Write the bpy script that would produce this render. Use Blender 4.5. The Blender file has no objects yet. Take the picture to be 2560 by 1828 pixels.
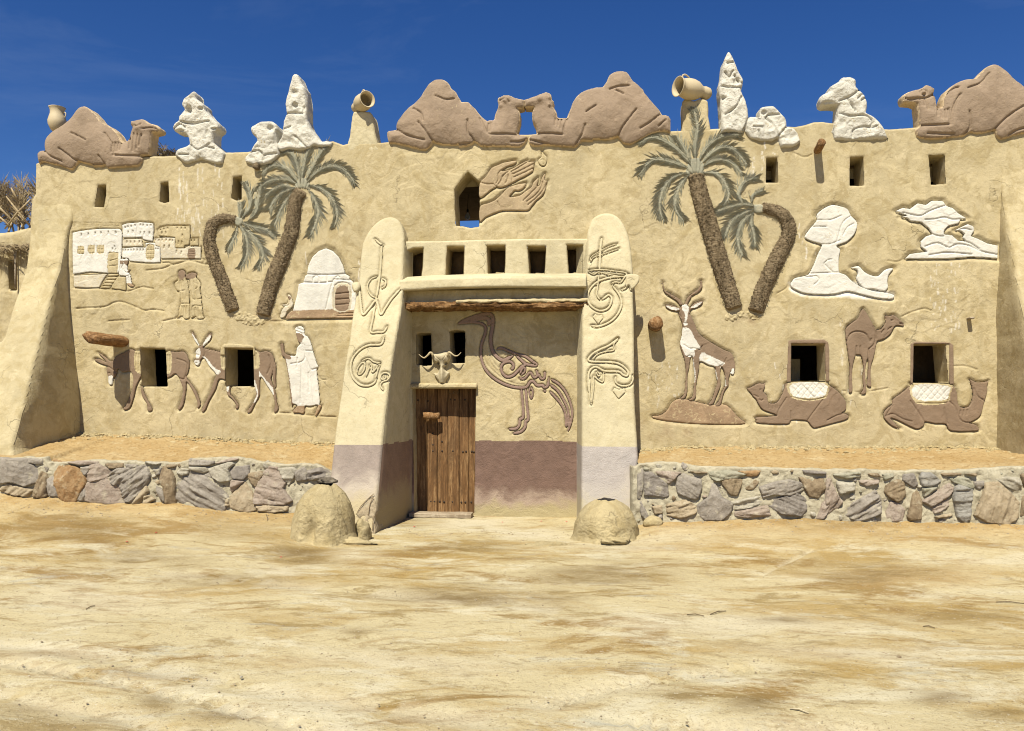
import bpy, math, random
import numpy as np
from mathutils import Vector, Matrix
random.seed(7); rng = np.random.default_rng(11)
R = math.radians
# ------------------------------------------------------------------ camera, sky, sun
SC = bpy.context.scene
C = SC.collection
D, H, HY, CX, F = 11.7, 1.72, 1000.0, 1280.0, 1991.1
TH = math.atan(0.104)
cam_d = bpy.data.cameras.new('camera'); cam = bpy.data.objects.new('camera', cam_d); C.objects.link(cam)
cam.location = (0, -D, H); cam.rotation_euler = (R(90), 0, TH)
cam_d.sensor_width = 36; cam_d.lens = 28; cam_d.shift_y = 86/2560; cam_d.clip_end = 2000
SC.camera = cam
SUN_DX, SUN_T = 0.20, 1.5
w = bpy.data.worlds.new('World'); SC.world = w; w.use_nodes = True
nt = w.node_tree; nt.nodes.clear()
sky = nt.nodes.new('ShaderNodeTexSky'); sky.sky_type = 'NISHITA'; sky.sun_disc = False
sky.sun_elevation = math.atan2(SUN_T, math.hypot(1, SUN_DX))
sky.sun_rotation = math.pi + math.atan2(SUN_DX, 1)
sky.altitude = 900; sky.air_density = 0.9; sky.dust_density = 0.12; sky.ozone_density = 4.0
hs = nt.nodes.new('ShaderNodeHueSaturation'); hs.inputs['Saturation'].default_value = 1.27; hs.inputs['Hue'].default_value = 0.513
bgn = nt.nodes.new('ShaderNodeBackground'); bgn.inputs['Strength'].default_value = 0.062
wo = nt.nodes.new('ShaderNodeOutputWorld')
tc = nt.nodes.new('ShaderNodeTexCoord'); mp = nt.nodes.new('ShaderNodeMapping'); mp.inputs['Scale'].default_value = (1.2, 1.2, 4.0); mp.inputs['Rotation'].default_value = (.2, .35, 0)
cn = nt.nodes.new('ShaderNodeTexNoise'); cn.inputs['Scale'].default_value = 1.8; cn.inputs['Detail'].default_value = 9; cn.inputs['Roughness'].default_value = .62; cn.inputs['Distortion'].default_value = .6
cr_ = nt.nodes.new('ShaderNodeMapRange'); cr_.inputs[1].default_value = .50; cr_.inputs[2].default_value = .85; cr_.inputs[3].default_value = 0; cr_.inputs[4].default_value = .14
cm = nt.nodes.new('ShaderNodeMix'); cm.data_type = 'RGBA'; cm.inputs[7].default_value = (5.2, 6.2, 7.6, 1)     # thin cirrus
nt.links.new(tc.outputs['Generated'], mp.inputs[0]); nt.links.new(mp.outputs[0], cn.inputs['Vector']); nt.links.new(cn.outputs[0], cr_.inputs[0])
nt.links.new(sky.outputs[0], hs.inputs['Color']); nt.links.new(cr_.outputs[0], cm.inputs[0]); nt.links.new(hs.outputs[0], cm.inputs[6]); nt.links.new(cm.outputs[2], bgn.inputs[0]); nt.links.new(bgn.outputs[0], wo.inputs[0])
sl = bpy.data.lights.new('sun', 'SUN'); sl.energy = 5.0; sl.angle = R(0.5); sl.color = (1.0, 0.94, 0.78)
so = bpy.data.objects.new('sun', sl); C.objects.link(so)
so.rotation_euler = Vector((SUN_DX, 1, -SUN_T)).to_track_quat('-Z', 'Y').to_euler()
SC.cycles.filter_width = 1.05
SC.view_settings.view_transform = 'Standard'; SC.view_settings.look = 'None'
SC.view_settings.gamma = 1; SC.view_settings.use_curve_mapping = False; SC.view_settings.exposure = 0.68

# ------------------------------------------------------------------ reading the photograph: pixel -> point
fw = np.array([-math.sin(TH), math.cos(TH)]); rt = np.array([math.cos(TH), math.sin(TH)])
def un(px, py, Y):
    u = (px-CX)/F; v = (HY-py)/F
    dx = fw[0]+u*rt[0]; dy = fw[1]+u*rt[1]
    t = (Y+D)/dy
    return t*dx, H+t*v
def ung(px, py, z=0.0):
    u = (px-CX)/F; v = (HY-py)/F
    t = (z-H)/v
    return t*(fw[0]+u*rt[0]), -D+t*(fw[1]+u*rt[1])
def proj(X, Y, Z):
    f = X*fw[0]+(Y+D)*fw[1]; r = X*rt[0]+(Y+D)*rt[1]
    return CX+F*r/f, HY-F*(Z-H)/f
TILES = dict(A=(0,200,3.248),B=(400,150,3.248),C=(0,500,3.248),D=(400,550,3.248),E=(0,1000,3.248),F=(450,1000,3.248),
  G=(850,150,3.248),H=(1250,150,3.248),I=(850,550,3.248),J=(1200,550,3.248),K=(800,900,3.248),L=(1200,950,3.248),
  M=(1580,100,3.248),N=(2060,130,3.248),O=(1580,450,3.248),P=(2060,450,3.248),Q=(1600,680,3.248),R=(2060,780,3.248),
  V=(160,520,6.319),X=(840,580,4.06),Y=(1440,580,4.06),U=(1140,380,8.12),Z=(0,380,4.06),W=(980,740,6.246),T=(1100,750,4.06),
  a=(1560,1120,4.55),b=(2060,1120,4.55),c=(0,1120,5.0556),d=(400,1120,5.0556),o=(0,0,1.0))
def P(s):
    """'B 10,20 30,40' -> list of photo pixels"""
    t, rest = s.split(None, 1)
    ox, oy, k = TILES[t]
    return [(ox+float(a.split(',')[0])/k, oy+float(a.split(',')[1])/k) for a in rest.split()]
def PP(s): return [P(x) for x in s.split('|')]

# ------------------------------------------------------------------ noise
TAB = np.random.default_rng(5).random((256, 256))*2-1
def vn(x, y, seed=0):
    x = np.asarray(x, float)+seed*17.31; y = np.asarray(y, float)+seed*9.77
    ix = np.floor(x).astype(int); iy = np.floor(y).astype(int)
    fx = x-ix; fy = y-iy; fx = fx*fx*(3-2*fx); fy = fy*fy*(3-2*fy)
    a = TAB[ix & 255, iy & 255]; b = TAB[(ix+1) & 255, iy & 255]; c = TAB[ix & 255, (iy+1) & 255]; d = TAB[(ix+1) & 255, (iy+1) & 255]
    return (a*(1-fx)+b*fx)*(1-fy)+(c*(1-fx)+d*fx)*fy
def fbm(x, y, o=4, seed=0):
    s = 0; a = .5; k = 1.0
    for i in range(o):
        s = s+a*vn(np.asarray(x)*k, np.asarray(y)*k, seed+i*3); a *= .5; k *= 2.07
    return s
def sst(x): x = np.clip(x, 0, 1); return x*x*(3-2*x)

# ------------------------------------------------------------------ 2D tools
def catmull(pts, n=6, closed=False):
    p = np.array(pts, float)
    if len(p) < 3: return p
    if closed: q = np.vstack([p[-1], p, p[0], p[1]])
    else: q = np.vstack([2*p[0]-p[1], p, 2*p[-1]-p[-2]])
    out = []
    for i in range(1, len(q)-2):
        for k in range(n):
            t = k/n
            out.append(.5*((2*q[i])+(-q[i-1]+q[i+1])*t+(2*q[i-1]-5*q[i]+4*q[i+1]-q[i+2])*t*t+(-q[i-1]+3*q[i]-3*q[i+1]+q[i+2])*t**3))
    if not closed: out.append(p[-1])
    return np.array(out)
def resample(pts, step, closed=False):
    p = np.array(pts, float)
    if closed: p = np.vstack([p, p[:1]])
    d = np.hypot(*(p[1:]-p[:-1]).T); s = np.concatenate([[0], np.cumsum(d)])
    n = max(2, int(s[-1]/step)); t = np.linspace(0, s[-1], n+1)
    q = np.stack([np.interp(t, s, p[:, 0]), np.interp(t, s, p[:, 1])], 1)
    return q[:-1] if closed else q
def seg_dist(x, z, pl):
    best = np.full(x.shape, 1e9); bx = np.zeros_like(x); bz = np.zeros_like(x)
    for (x0, z0), (x1, z1) in zip(pl[:-1], pl[1:]):
        dx, dz = x1-x0, z1-z0; L = dx*dx+dz*dz+1e-12
        t = np.clip(((x-x0)*dx+(z-z0)*dz)/L, 0, 1)
        qx = x0+t*dx; qz = z0+t*dz; d = np.hypot(x-qx, z-qz)
        m = d < best; best = np.where(m, d, best); bx = np.where(m, qx, bx); bz = np.where(m, qz, bz)
    return best, bx, bz
def inside(x, z, poly):
    c = np.zeros(x.shape, bool); n = len(poly)
    for i in range(n):
        x0, z0 = poly[i]; x1, z1 = poly[(i+1) % n]
        if z0 == z1: continue
        c ^= ((z0 > z) != (z1 > z)) & (x < (x1-x0)*(z-z0)/(z1-z0)+x0)
    return c
def sdf(x, z, poly):
    pl = list(map(tuple, poly)); pl.append(pl[0])
    d, bx, bz = seg_dist(x, z, pl)
    return np.where(inside(x, z, poly), d, -d), bx, bz
def union_sdf(x, z, polys, holes=()):
    s, bx, bz = sdf(x, z, polys[0])
    for p in polys[1:]:
        t, cx, cz = sdf(x, z, p); m = t > s
        s = np.where(m, t, s); bx = np.where(m, cx, bx); bz = np.where(m, cz, bz)
    for p in holes:
        t, cx, cz = sdf(x, z, p); t = -t; m = t < s
        s = np.where(m, t, s); bx = np.where(m, cx, bx); bz = np.where(m, cz, bz)
    return s, bx, bz

# ------------------------------------------------------------------ objects
def link(o, parent=None):
    C.objects.link(o)
    if parent is not None: o.parent = parent; o.matrix_parent_inverse = parent.matrix_world.inverted() if False else Matrix.Translation(-Vector(parent.location))
    return o
def tag(o, label=None, cat=None, group=None, kind=None):
    if label: o['label'] = label
    if cat: o['category'] = cat
    if group: o['group'] = group
    if kind: o['kind'] = kind
    return o
def thing(name, label, cat, loc=(0, 0, 0), group=None):
    o = bpy.data.objects.new(name, None); C.objects.link(o); o.location = loc; o.empty_display_size = .1
    return tag(o, label, cat, group)
def mesh(name, V, Fc, mats, parent=None, smooth=True, mi=None, attrs=None):
    V = np.asarray(V, np.float32); me = bpy.data.meshes.new(name)
    if isinstance(Fc, np.ndarray) and Fc.ndim == 2:
        n, k = Fc.shape
        me.vertices.add(len(V)); me.vertices.foreach_set('co', V.ravel())
        me.loops.add(n*k); me.loops.foreach_set('vertex_index', Fc.astype(np.int32).ravel())
        me.polygons.add(n); me.polygons.foreach_set('loop_start', np.arange(0, n*k, k, dtype=np.int32))
        me.polygons.foreach_set('loop_total', np.full(n, k, np.int32))
    else:
        me.from_pydata([tuple(map(float, v)) for v in V], [], [tuple(int(i) for i in f) for f in Fc])
    for m in (mats if isinstance(mats, (list, tuple)) else [mats]): me.materials.append(m)
    me.polygons.foreach_set('use_smooth', np.full(len(me.polygons), smooth, bool))
    if mi is not None: me.polygons.foreach_set('material_index', np.asarray(mi, np.int32))
    if attrs:
        for k, v in attrs.items():
            a = me.attributes.new(k, 'FLOAT', 'POINT'); a.data.foreach_set('value', np.asarray(v, np.float32))
    me.update(calc_edges=True); me.validate()
    return link(bpy.data.objects.new(name, me), parent)
class Geo:
    """collects small shapes into one mesh"""
    def __init__(s): s.V = []; s.F = []
    def add(s, V, Fc):
        b = len(s.V); s.V += [tuple(v) for v in V]; s.F += [tuple(b+i for i in f) for f in Fc]; return s
    def box(s, x0, y0, z0, x1, y1, z1):
        v = [(x0,y0,z0),(x1,y0,z0),(x1,y1,z0),(x0,y1,z0),(x0,y0,z1),(x1,y0,z1),(x1,y1,z1),(x0,y1,z1)]
        return s.add(v, [(0,3,2,1),(4,5,6,7),(0,1,5,4),(1,2,6,5),(2,3,7,6),(3,0,4,7)])
    def tube(s, pts, rad, n=8, cap=True, squash=1.0):
        pts = [Vector(p) for p in pts]
        if not hasattr(rad, '__len__'): rad = [rad]*len(pts)
        V = []; ref = None
        for i, p in enumerate(pts):
            t = (pts[min(i+1, len(pts)-1)]-pts[max(i-1, 0)]).normalized()
            if ref is None: ref = t.orthogonal().normalized()
            ref = (ref-t*ref.dot(t)).normalized(); b = t.cross(ref)
            for k in range(n):
                a = 2*math.pi*k/n; V.append(p+(ref*math.cos(a)+b*math.sin(a)*squash)*rad[i])
        Fc = [(i*n+k, i*n+(k+1) % n, (i+1)*n+(k+1) % n, (i+1)*n+k) for i in range(len(pts)-1) for k in range(n)]
        if cap: Fc += [tuple(range(n-1, -1, -1)), tuple((len(pts)-1)*n+k for k in range(n))]
        return s.add(V, Fc)
    def build(s, name, mat, parent=None, smooth=True): return mesh(name, s.V, s.F, mat, parent, smooth)
def lathe(profile, n=32, M=Matrix.Identity(4)):
    V = []; Fc = []
    for (r, z) in profile:
        for k in range(n):
            a = 2*math.pi*k/n; V.append(M @ Vector((r*math.cos(a), r*math.sin(a), z)))
    for i in range(len(profile)-1):
        for k in range(n): Fc.append((i*n+k, i*n+(k+1) % n, (i+1)*n+(k+1) % n, (i+1)*n+k))
    return V, Fc

# ------------------------------------------------------------------ surfaces that reliefs sit on
def undul(X, Z):
    base = .022*fbm(X*.7, Z*.7, 2, 1)+.010*fbm(X*2.6, Z*2.6, 3, 2)+.0035*fbm(X*13, Z*13, 3, 3)
    q = fbm(X*1.6+.35*fbm(X*3, Z*3, 2, 9), Z*1.3+.35*fbm(X*3, Z*3, 2, 8), 2, 5)*5
    fr = q-np.floor(q)
    st = .0055*np.where(fr < .93, fr/.93, (1-fr)/.07)*sst(fbm(X*1.7, Z*1.7, 2, 21)*4-.2)
    q2 = fbm(X*3.1+.5, Z*2.3, 2, 15)*4; f2 = q2-np.floor(q2)
    st2 = .0040*np.where(f2 < .92, f2/.92, (1-f2)/.08)*sst(fbm(X*2.3, Z*2.3, 2, 31)*4-.3)
    return base+st+st2
class Surf:
    def __init__(s, zs=None, ys=None, y0=0.0, k=1.0):
        s.zs = zs; s.ys = ys; s.y0 = y0; s.k = k; s.moats = []; s.cuts = []
    def base(s, X, Z): return s.y0 if s.zs is None else np.interp(Z, s.zs, s.ys)
    def y(s, X, Z): return s.base(X, Z)-s.k*undul(np.asarray(X, float), np.asarray(Z, float))
    def xz(s, pts):
        out = []
        for px, py in pts:
            Y = s.y0 if s.zs is None else -.5
            for _ in range(8):
                X, Z = un(px, py, Y); Y = float(s.base(X, Z))
            out.append((X, Z))
        return np.array(out)
WALL = Surf()
def surf_from_rows(rows, k=1.0):
    """rows: (photo y at x, Y) -> profile Y(z)"""
    zs, ys = [], []
    for px, py, Y in rows: zs.append(un(px, py, Y)[1]); ys.append(Y)
    o = np.argsort(zs); return Surf(np.array(zs)[o], np.array(ys)[o], k=k)

def grid_field(polys, holes, cell, hfun, snap=True):
    """grid mesh over polygons (X,Z); returns X,Z,quads,sdf with the rim snapped to the outline"""
    A = np.vstack(polys); x0, z0 = A.min(0)-cell*1.5; x1, z1 = A.max(0)+cell*1.5
    nx = int((x1-x0)/cell)+2; nz = int((z1-z0)/cell)+2
    X, Z = np.meshgrid(x0+np.arange(nx)*cell, z0+np.arange(nz)*cell)
    s, bx, bz = union_sdf(X, Z, polys, holes)
    xc = X[:-1, :-1]+cell/2; zc = Z[:-1, :-1]+cell/2
    sc = (s[:-1, :-1]+s[1:, :-1]+s[:-1, 1:]+s[1:, 1:])/4
    keep = sc > 0
    out = s < 0
    m = out & (s > -1.3*cell)
    X = np.where(m, bx, X); Z = np.where(m, bz, Z); s = np.where(m, 0, s)
    keep &= (s[:-1, :-1] >= 0) & (s[1:, :-1] >= 0) & (s[:-1, 1:] >= 0) & (s[1:, 1:] >= 0)
    idx = np.arange(nx*nz).reshape(nz, nx)
    j, i = np.nonzero(keep)
    Fq = np.stack([idx[j, i], idx[j, i+1], idx[j+1, i+1], idx[j+1, i]], 1)
    used = np.unique(Fq); remap = np.full(nx*nz, -1); remap[used] = np.arange(len(used))
    return X.ravel()[used], Z.ravel()[used], s.ravel()[used], remap[Fq]
def groove_h(X, Z, surf, grooves):
    h = np.zeros_like(X)
    for g in grooves:
        pts, wd, dp = g
        d, _, _ = seg_dist(X, Z, surf.xz(pts) if not isinstance(pts, np.ndarray) else pts)
        h = np.maximum(h, dp*np.exp(-(d/wd)**2))
    return h
def GR(s, wd=.010, dp=.016, sm=True):
    out = []
    for p in PP(s):
        if sm and len(p) > 2: p = [tuple(q) for q in catmull(p, 4)]
        out.append((p, wd, dp))
    return out
QUEUE = []
def relief(*a, **k):
    """registers the recess a figure needs in its wall, builds the figure later (flush)"""
    QUEUE.append((a, k)); surf = k.get('surf') or WALL; mo = k.get('moat', (.045, .022))
    if mo:
        o = a[3]
        for pl in (PP(o) if isinstance(o, str) else o):
            pl = surf.xz(pl) if not isinstance(pl, np.ndarray) else pl
            surf.moats.append((catmull(pl, 3, True) if k.get('smooth_outline', True) else pl, mo[0], mo[1]))
def flush():
    for a, k in QUEUE: relief_build(*a, **k)
    QUEUE.clear()
def relief_build(name, label, cat, outlines, mat, surf=None, patches=(), grooves=(), moat=(.045, .022), rise=.003, bev=.009,
           cell=.0095, holes=(), smooth_outline=True, group=None, parent=None, extra=None, rough=.0, stroke=None):
    """a figure modelled in plaster on a wall: sunk outline, rounded rim, incised lines. patches: (part name, material, polygon string)"""
    surf = surf or WALL
    polys = []
    for pl in (PP(outlines) if isinstance(outlines, str) else outlines):
        pl = surf.xz(pl) if not isinstance(pl, np.ndarray) else pl
        if smooth_outline: pl = catmull(pl, 3, True)
        polys.append(pl)
    hol = [surf.xz(p) for p in (PP(holes) if holes else [])]
    pats = []
    for pn, pm, ps in patches:
        for pl in PP(ps): pats.append((pn, pm, catmull(surf.xz(pl), 3, True)))
    sunk = (moat[1] if moat else 0)+.004
    X, Z, s, Q = grid_field(polys, hol, cell, None)
    rim = np.sqrt(np.clip(1-(1-np.clip(s/bev, 0, 1))**2, 0, 1))
    h = -sunk+(sunk+rise)*rim-groove_h(X, Z, surf, grooves)
    if rough: h = h+rough*fbm(X*40, Z*40, 3, 4)
    if extra is not None: h = h+extra(X, Z, s)
    Y = surf.y(X, Z)-h
    V = np.stack([X, Y, Z], 1)
    xc = X[Q].mean(1); zc = Z[Q].mean(1)
    own = np.zeros(len(Q), int)
    jit = .004*fbm(xc*60, zc*60, 2, 7)
    for k, (pn, pm, pl) in enumerate(pats):
        sd, _, _ = sdf(xc, zc, pl); own = np.where(sd+jit*2.5 > 0, k+1, own)
    if parent is None:
        if pats:
            c = V.mean(0); root = thing(name, label, cat, (float(c[0]), float(c[1]), float(Z.min())), group)
        else: root = None
    else: root = parent
    res = []
    def sub(mask, nm, mt):
        q = Q[mask]
        if len(q) == 0: return
        u = np.unique(q); rm = np.full(len(V), -1); rm[u] = np.arange(len(u))
        o = mesh(nm, V[u], rm[q], mt, root); res.append(o); return o
    if not pats and parent is None:
        o = mesh(name, V, Q, mat); tag(o, label, cat, group); return o
    b = sub(own == 0, name if parent is not None else 'body', mat)
    if parent is not None and b is not None and label: b['label'] = label
    for k, (pn, pm, pl) in enumerate(pats): sub(own == k+1, pn, pm)
    return root if parent is None else b
def merge(V1, F1, V2, F2): return np.vstack([V1, V2]), list(map(tuple, F1))+[tuple(i+len(V1) for i in f) for f in F2]

def slab(name, outline, surf, yback, mats, r=.05, cell=.014, grooves=(), amp=.006, nf=9.0, holes=(), parent=None, label=None, cat=None,
         flare=None, jag=0.0, cap=True, extra=None, mfun=None, smooth_outline=True, group=None, use_un=1.0):
    """thick plaster body: front heightfield with rounded rim, sides running back to yback, back face"""
    polys = []
    pls = PP(outline) if isinstance(outline, str) else outline
    for pl in pls:
        pl = surf.xz(pl) if not isinstance(pl, np.ndarray) else pl
        if smooth_outline: pl = catmull(pl, 3, True)
        pl = resample(pl, cell*1.6, True)
        if jag: 
            nrm = np.roll(pl, -1, 0)-np.roll(pl, 1, 0); nrm = np.stack([nrm[:, 1], -nrm[:, 0]], 1); nrm /= (np.hypot(*nrm.T)[:, None]+1e-9)
            pl = pl+nrm*(jag*fbm(pl[:, 0]*14, pl[:, 1]*14, 3, 6))[:, None]
        polys.append(pl)
    hol = [surf.xz(p) for p in (PP(holes) if holes else [])]
    X, Z, s, Q = grid_field(polys, hol, cell, None)
    t = np.clip(s/r, 0, 1)
    back = r*(1-np.sqrt(np.clip(1-(1-t)**2, 0, 1)))
    h = -back-groove_h(X, Z, surf, grooves)+amp*fbm(X*nf, Z*nf, 4, 12)*t
    for pl, mw, md in surf.moats:
        bb0 = pl.min(0)-mw; bb1 = pl.max(0)+mw
        m = (X > bb0[0]) & (X < bb1[0]) & (Z > bb0[1]) & (Z < bb1[1])
        if m.any():
            sd, _, _ = sdf(X[m], Z[m], pl)
            h[m] -= np.where(sd >= 0, md+.012, md*sst(np.clip(1+sd/mw, 0, 1)))
    for pts, wd, dp in surf.cuts:
        d, _, _ = seg_dist(X, Z, pts); h = h-dp*np.exp(-(d/wd)**2)
    if extra is not None: h = h+extra(X, Z, s)
    Y = surf.y(X, Z)-h if use_un else surf.base(X, Z)-h
    V = np.stack([X, Y, Z], 1); mi = np.zeros(len(Q), int)
    if len(mats) > 1 and mfun is None:
        sc = s[Q].mean(1)+.012*fbm(X[Q].mean(1)*25, Z[Q].mean(1)*25, 2, 3); mi = np.where(sc < r*.42, 1, 0)
    Fall = list(map(tuple, Q)); 
    for pl in polys:
        yf = (surf.y(pl[:, 0], pl[:, 1]) if use_un else surf.base(pl[:, 0], pl[:, 1])+pl[:, 0]*0)+r
        if extra is not None: yf = yf-extra(pl[:, 0], pl[:, 1], np.zeros(len(pl)))
        n = len(pl); m = 6; ring = []
        tg = np.roll(pl, -1, 0)-np.roll(pl, 1, 0); nr = np.stack([-tg[:, 1], tg[:, 0]], 1); nr /= np.hypot(*nr.T)[:, None]+1e-9
        if np.sum(pl[:, 0]*np.roll(pl[:, 1], -1)-np.roll(pl[:, 0], -1)*pl[:, 1]) < 0: nr = -nr
        qi = pl+nr*cell*1.6; si = np.clip(cell*1.6/r, 0, 1); hb = r*(1-math.sqrt(max(0, 1-(1-si)**2)))
        yi = (surf.y(qi[:, 0], qi[:, 1]) if use_un else surf.base(qi[:, 0], qi[:, 1])+qi[:, 0]*0)+hb+.004
        if extra is not None: yi = yi-extra(qi[:, 0], qi[:, 1], np.full(len(pl), cell*1.6))
        ring.append(np.stack([qi[:, 0], yi, qi[:, 1]], 1))
        ps = np.concatenate([[0], np.cumsum(np.hypot(*(np.roll(pl, -1, 0)-pl).T))])[:n]
        for k in range(m+1):
            f = k/m; q = pl.copy()
            if flare is not None: q = flare(q, f)
            yy = yf*(1-f)+yback*f
            a = amp*1.5*(1 if 0 < k < m else 0)
            q = q+(a*fbm(ps*nf, yy*nf, 3, 8))[:, None]*np.array([1, .3])
            ring.append(np.stack([q[:, 0], yy, q[:, 1]], 1))
        b = len(V); V = np.vstack([V]+ring)
        FF = [(b+k*n+i, b+k*n+(i+1) % n, b+(k+1)*n+(i+1) % n, b+(k+1)*n+i) for k in range(m+1) for i in range(n)]
        area = np.sum(pl[:, 0]*np.roll(pl[:, 1], -1)-np.roll(pl[:, 0], -1)*pl[:, 1])
        if area < 0: FF = [f[::-1] for f in FF]
        capf = tuple(b+(m+1)*n+i for i in range(n)); FF += [capf if area < 0 else capf[::-1]] if cap else []
        Fall += FF; mi = np.concatenate([mi, np.full(len(FF), 1 if len(mats) > 1 and mfun is None else 0)])
    V2 = np.asarray(V)
    if mfun is not None:
        cz = np.array([V2[list(f)].mean(0) for f in Fall]); mi = mfun(cz)
    o = mesh(name, V2, Fall, mats, parent, True, mi)
    if label: tag(o, label, cat, group)
    elif group: tag(o, None, None, group)
    return o
def reveal(poly, surf, depth, mat, name='window_opening', parent=None, inset=.0, closed=None, front=0.012, splay=0.0):
    pl = resample(poly, .02, True); n = len(pl); c = pl.mean(0)
    yf = surf.y(pl[:, 0], pl[:, 1])+front; rings = []
    m = 10
    for k in range(m+1):
        f = k/m; q = c+(pl-c)*(1-splay*f)
        q = q+(.006*fbm(pl[:, 0]*12+pl[:, 1]*9, f*4+pl[:, 1]*5, 2, 3))[:, None]*(1 if k else 0)
        rings.append(np.stack([q[:, 0], yf*(1-f)+(np.mean(yf)+depth)*f, q[:, 1]], 1))
    V = np.vstack(rings)
    Fc = [(k*n+i, (k+1)*n+i, (k+1)*n+(i+1) % n, k*n+(i+1) % n) for k in range(m) for i in range(n)]
    mi = [0]*len(Fc)
    if closed: Fc.append(tuple(m*n+i for i in range(n))); mi.append(1)
    return mesh(name, V, Fc, [mat]+([closed] if closed else []), parent, True, mi)
# ------------------------------------------------------------------ materials
def nm(name):
    m = bpy.data.materials.new(name); m.use_nodes = True; t = m.node_tree; t.nodes.clear()
    o = t.nodes.new('ShaderNodeOutputMaterial'); b = t.nodes.new('ShaderNodeBsdfPrincipled')
    t.links.new(b.outputs[0], o.inputs[0]); b.inputs['Roughness'].default_value = .9
    b.inputs['Specular IOR Level'].default_value = .15
    return m, t, b
K = .85
class N:
    def __init__(s, t): s.t = t; s.pos = t.nodes.new('ShaderNodeNewGeometry').outputs['Position']
    def map(s, sc, src=None, rot=(0, 0, 0)):
        m = s.t.nodes.new('ShaderNodeMapping'); s.t.links.new(src or s.pos, m.inputs[0]); m.inputs['Scale'].default_value = sc; m.inputs['Rotation'].default_value = rot
        return m.outputs[0]
    def noise(s, scale, detail=4, rough=.55, dist=0, vec=None):
        n = s.t.nodes.new('ShaderNodeTexNoise'); n.inputs['Scale'].default_value = scale; n.inputs['Detail'].default_value = detail
        n.inputs['Roughness'].default_value = rough; n.inputs['Distortion'].default_value = dist
        s.t.links.new(vec or s.pos, n.inputs['Vector']); return n.outputs[0]
    def vor(s, scale, feat='F1', vec=None, out='Distance', rnd=1):
        n = s.t.nodes.new('ShaderNodeTexVoronoi'); n.feature = feat; n.inputs['Scale'].default_value = scale; n.inputs['Randomness'].default_value = rnd
        s.t.links.new(vec or s.pos, n.inputs['Vector']); return n.outputs[out]
    def ramp(s, f, stops):
        n = s.t.nodes.new('ShaderNodeValToRGB'); e = n.color_ramp.elements
        while len(e) < len(stops): e.new(.5)
        for el, (p, c) in zip(e, stops): el.position = p; el.color = (tuple(v*K for v in c[:3]) if hasattr(c, '__len__') else (c, c, c))+((1,) if not hasattr(c, '__len__') or len(c) == 3 else ())
        s.t.links.new(f, n.inputs[0]); return n.outputs[0]
    def mix(s, f, a, b, mode='MIX'):
        n = s.t.nodes.new('ShaderNodeMix'); n.data_type = 'RGBA'; n.blend_type = mode
        for v, i in ((f, 0), (a, 6), (b, 7)):
            if hasattr(v, 'is_linked') or isinstance(v, bpy.types.NodeSocket): s.t.links.new(v, n.inputs[i])
            elif i == 0: n.inputs[0].default_value = v
            else: n.inputs[i].default_value = tuple(q*K for q in v)+(1,)
        return n.outputs[2]
    def math(s, op, a, b=0.0, c=None):
        n = s.t.nodes.new('ShaderNodeMath'); n.operation = op
        for v, i in ((a, 0), (b, 1), (c, 2)):
            if v is None: continue
            if isinstance(v, bpy.types.NodeSocket): s.t.links.new(v, n.inputs[i])
            else: n.inputs[i].default_value = v
        return n.outputs[0]
    def z(s):
        n = s.t.nodes.new('ShaderNodeSeparateXYZ'); s.t.links.new(s.pos, n.inputs[0]); return n.outputs[2]
    def attr(s, name):
        n = s.t.nodes.new('ShaderNodeAttribute'); n.attribute_name = name; return n.outputs['Fac']
    def bump(s, h, dist, strength=1.0, prev=None):
        n = s.t.nodes.new('ShaderNodeBump'); n.inputs['Distance'].default_value = dist; n.inputs['Strength'].default_value = strength
        s.t.links.new(h, n.inputs['Height'])
        if prev is not None: s.t.links.new(prev, n.inputs['Normal'])
        return n.outputs[0]
def sc3(c, k): return tuple(x*k for x in c)
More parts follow.
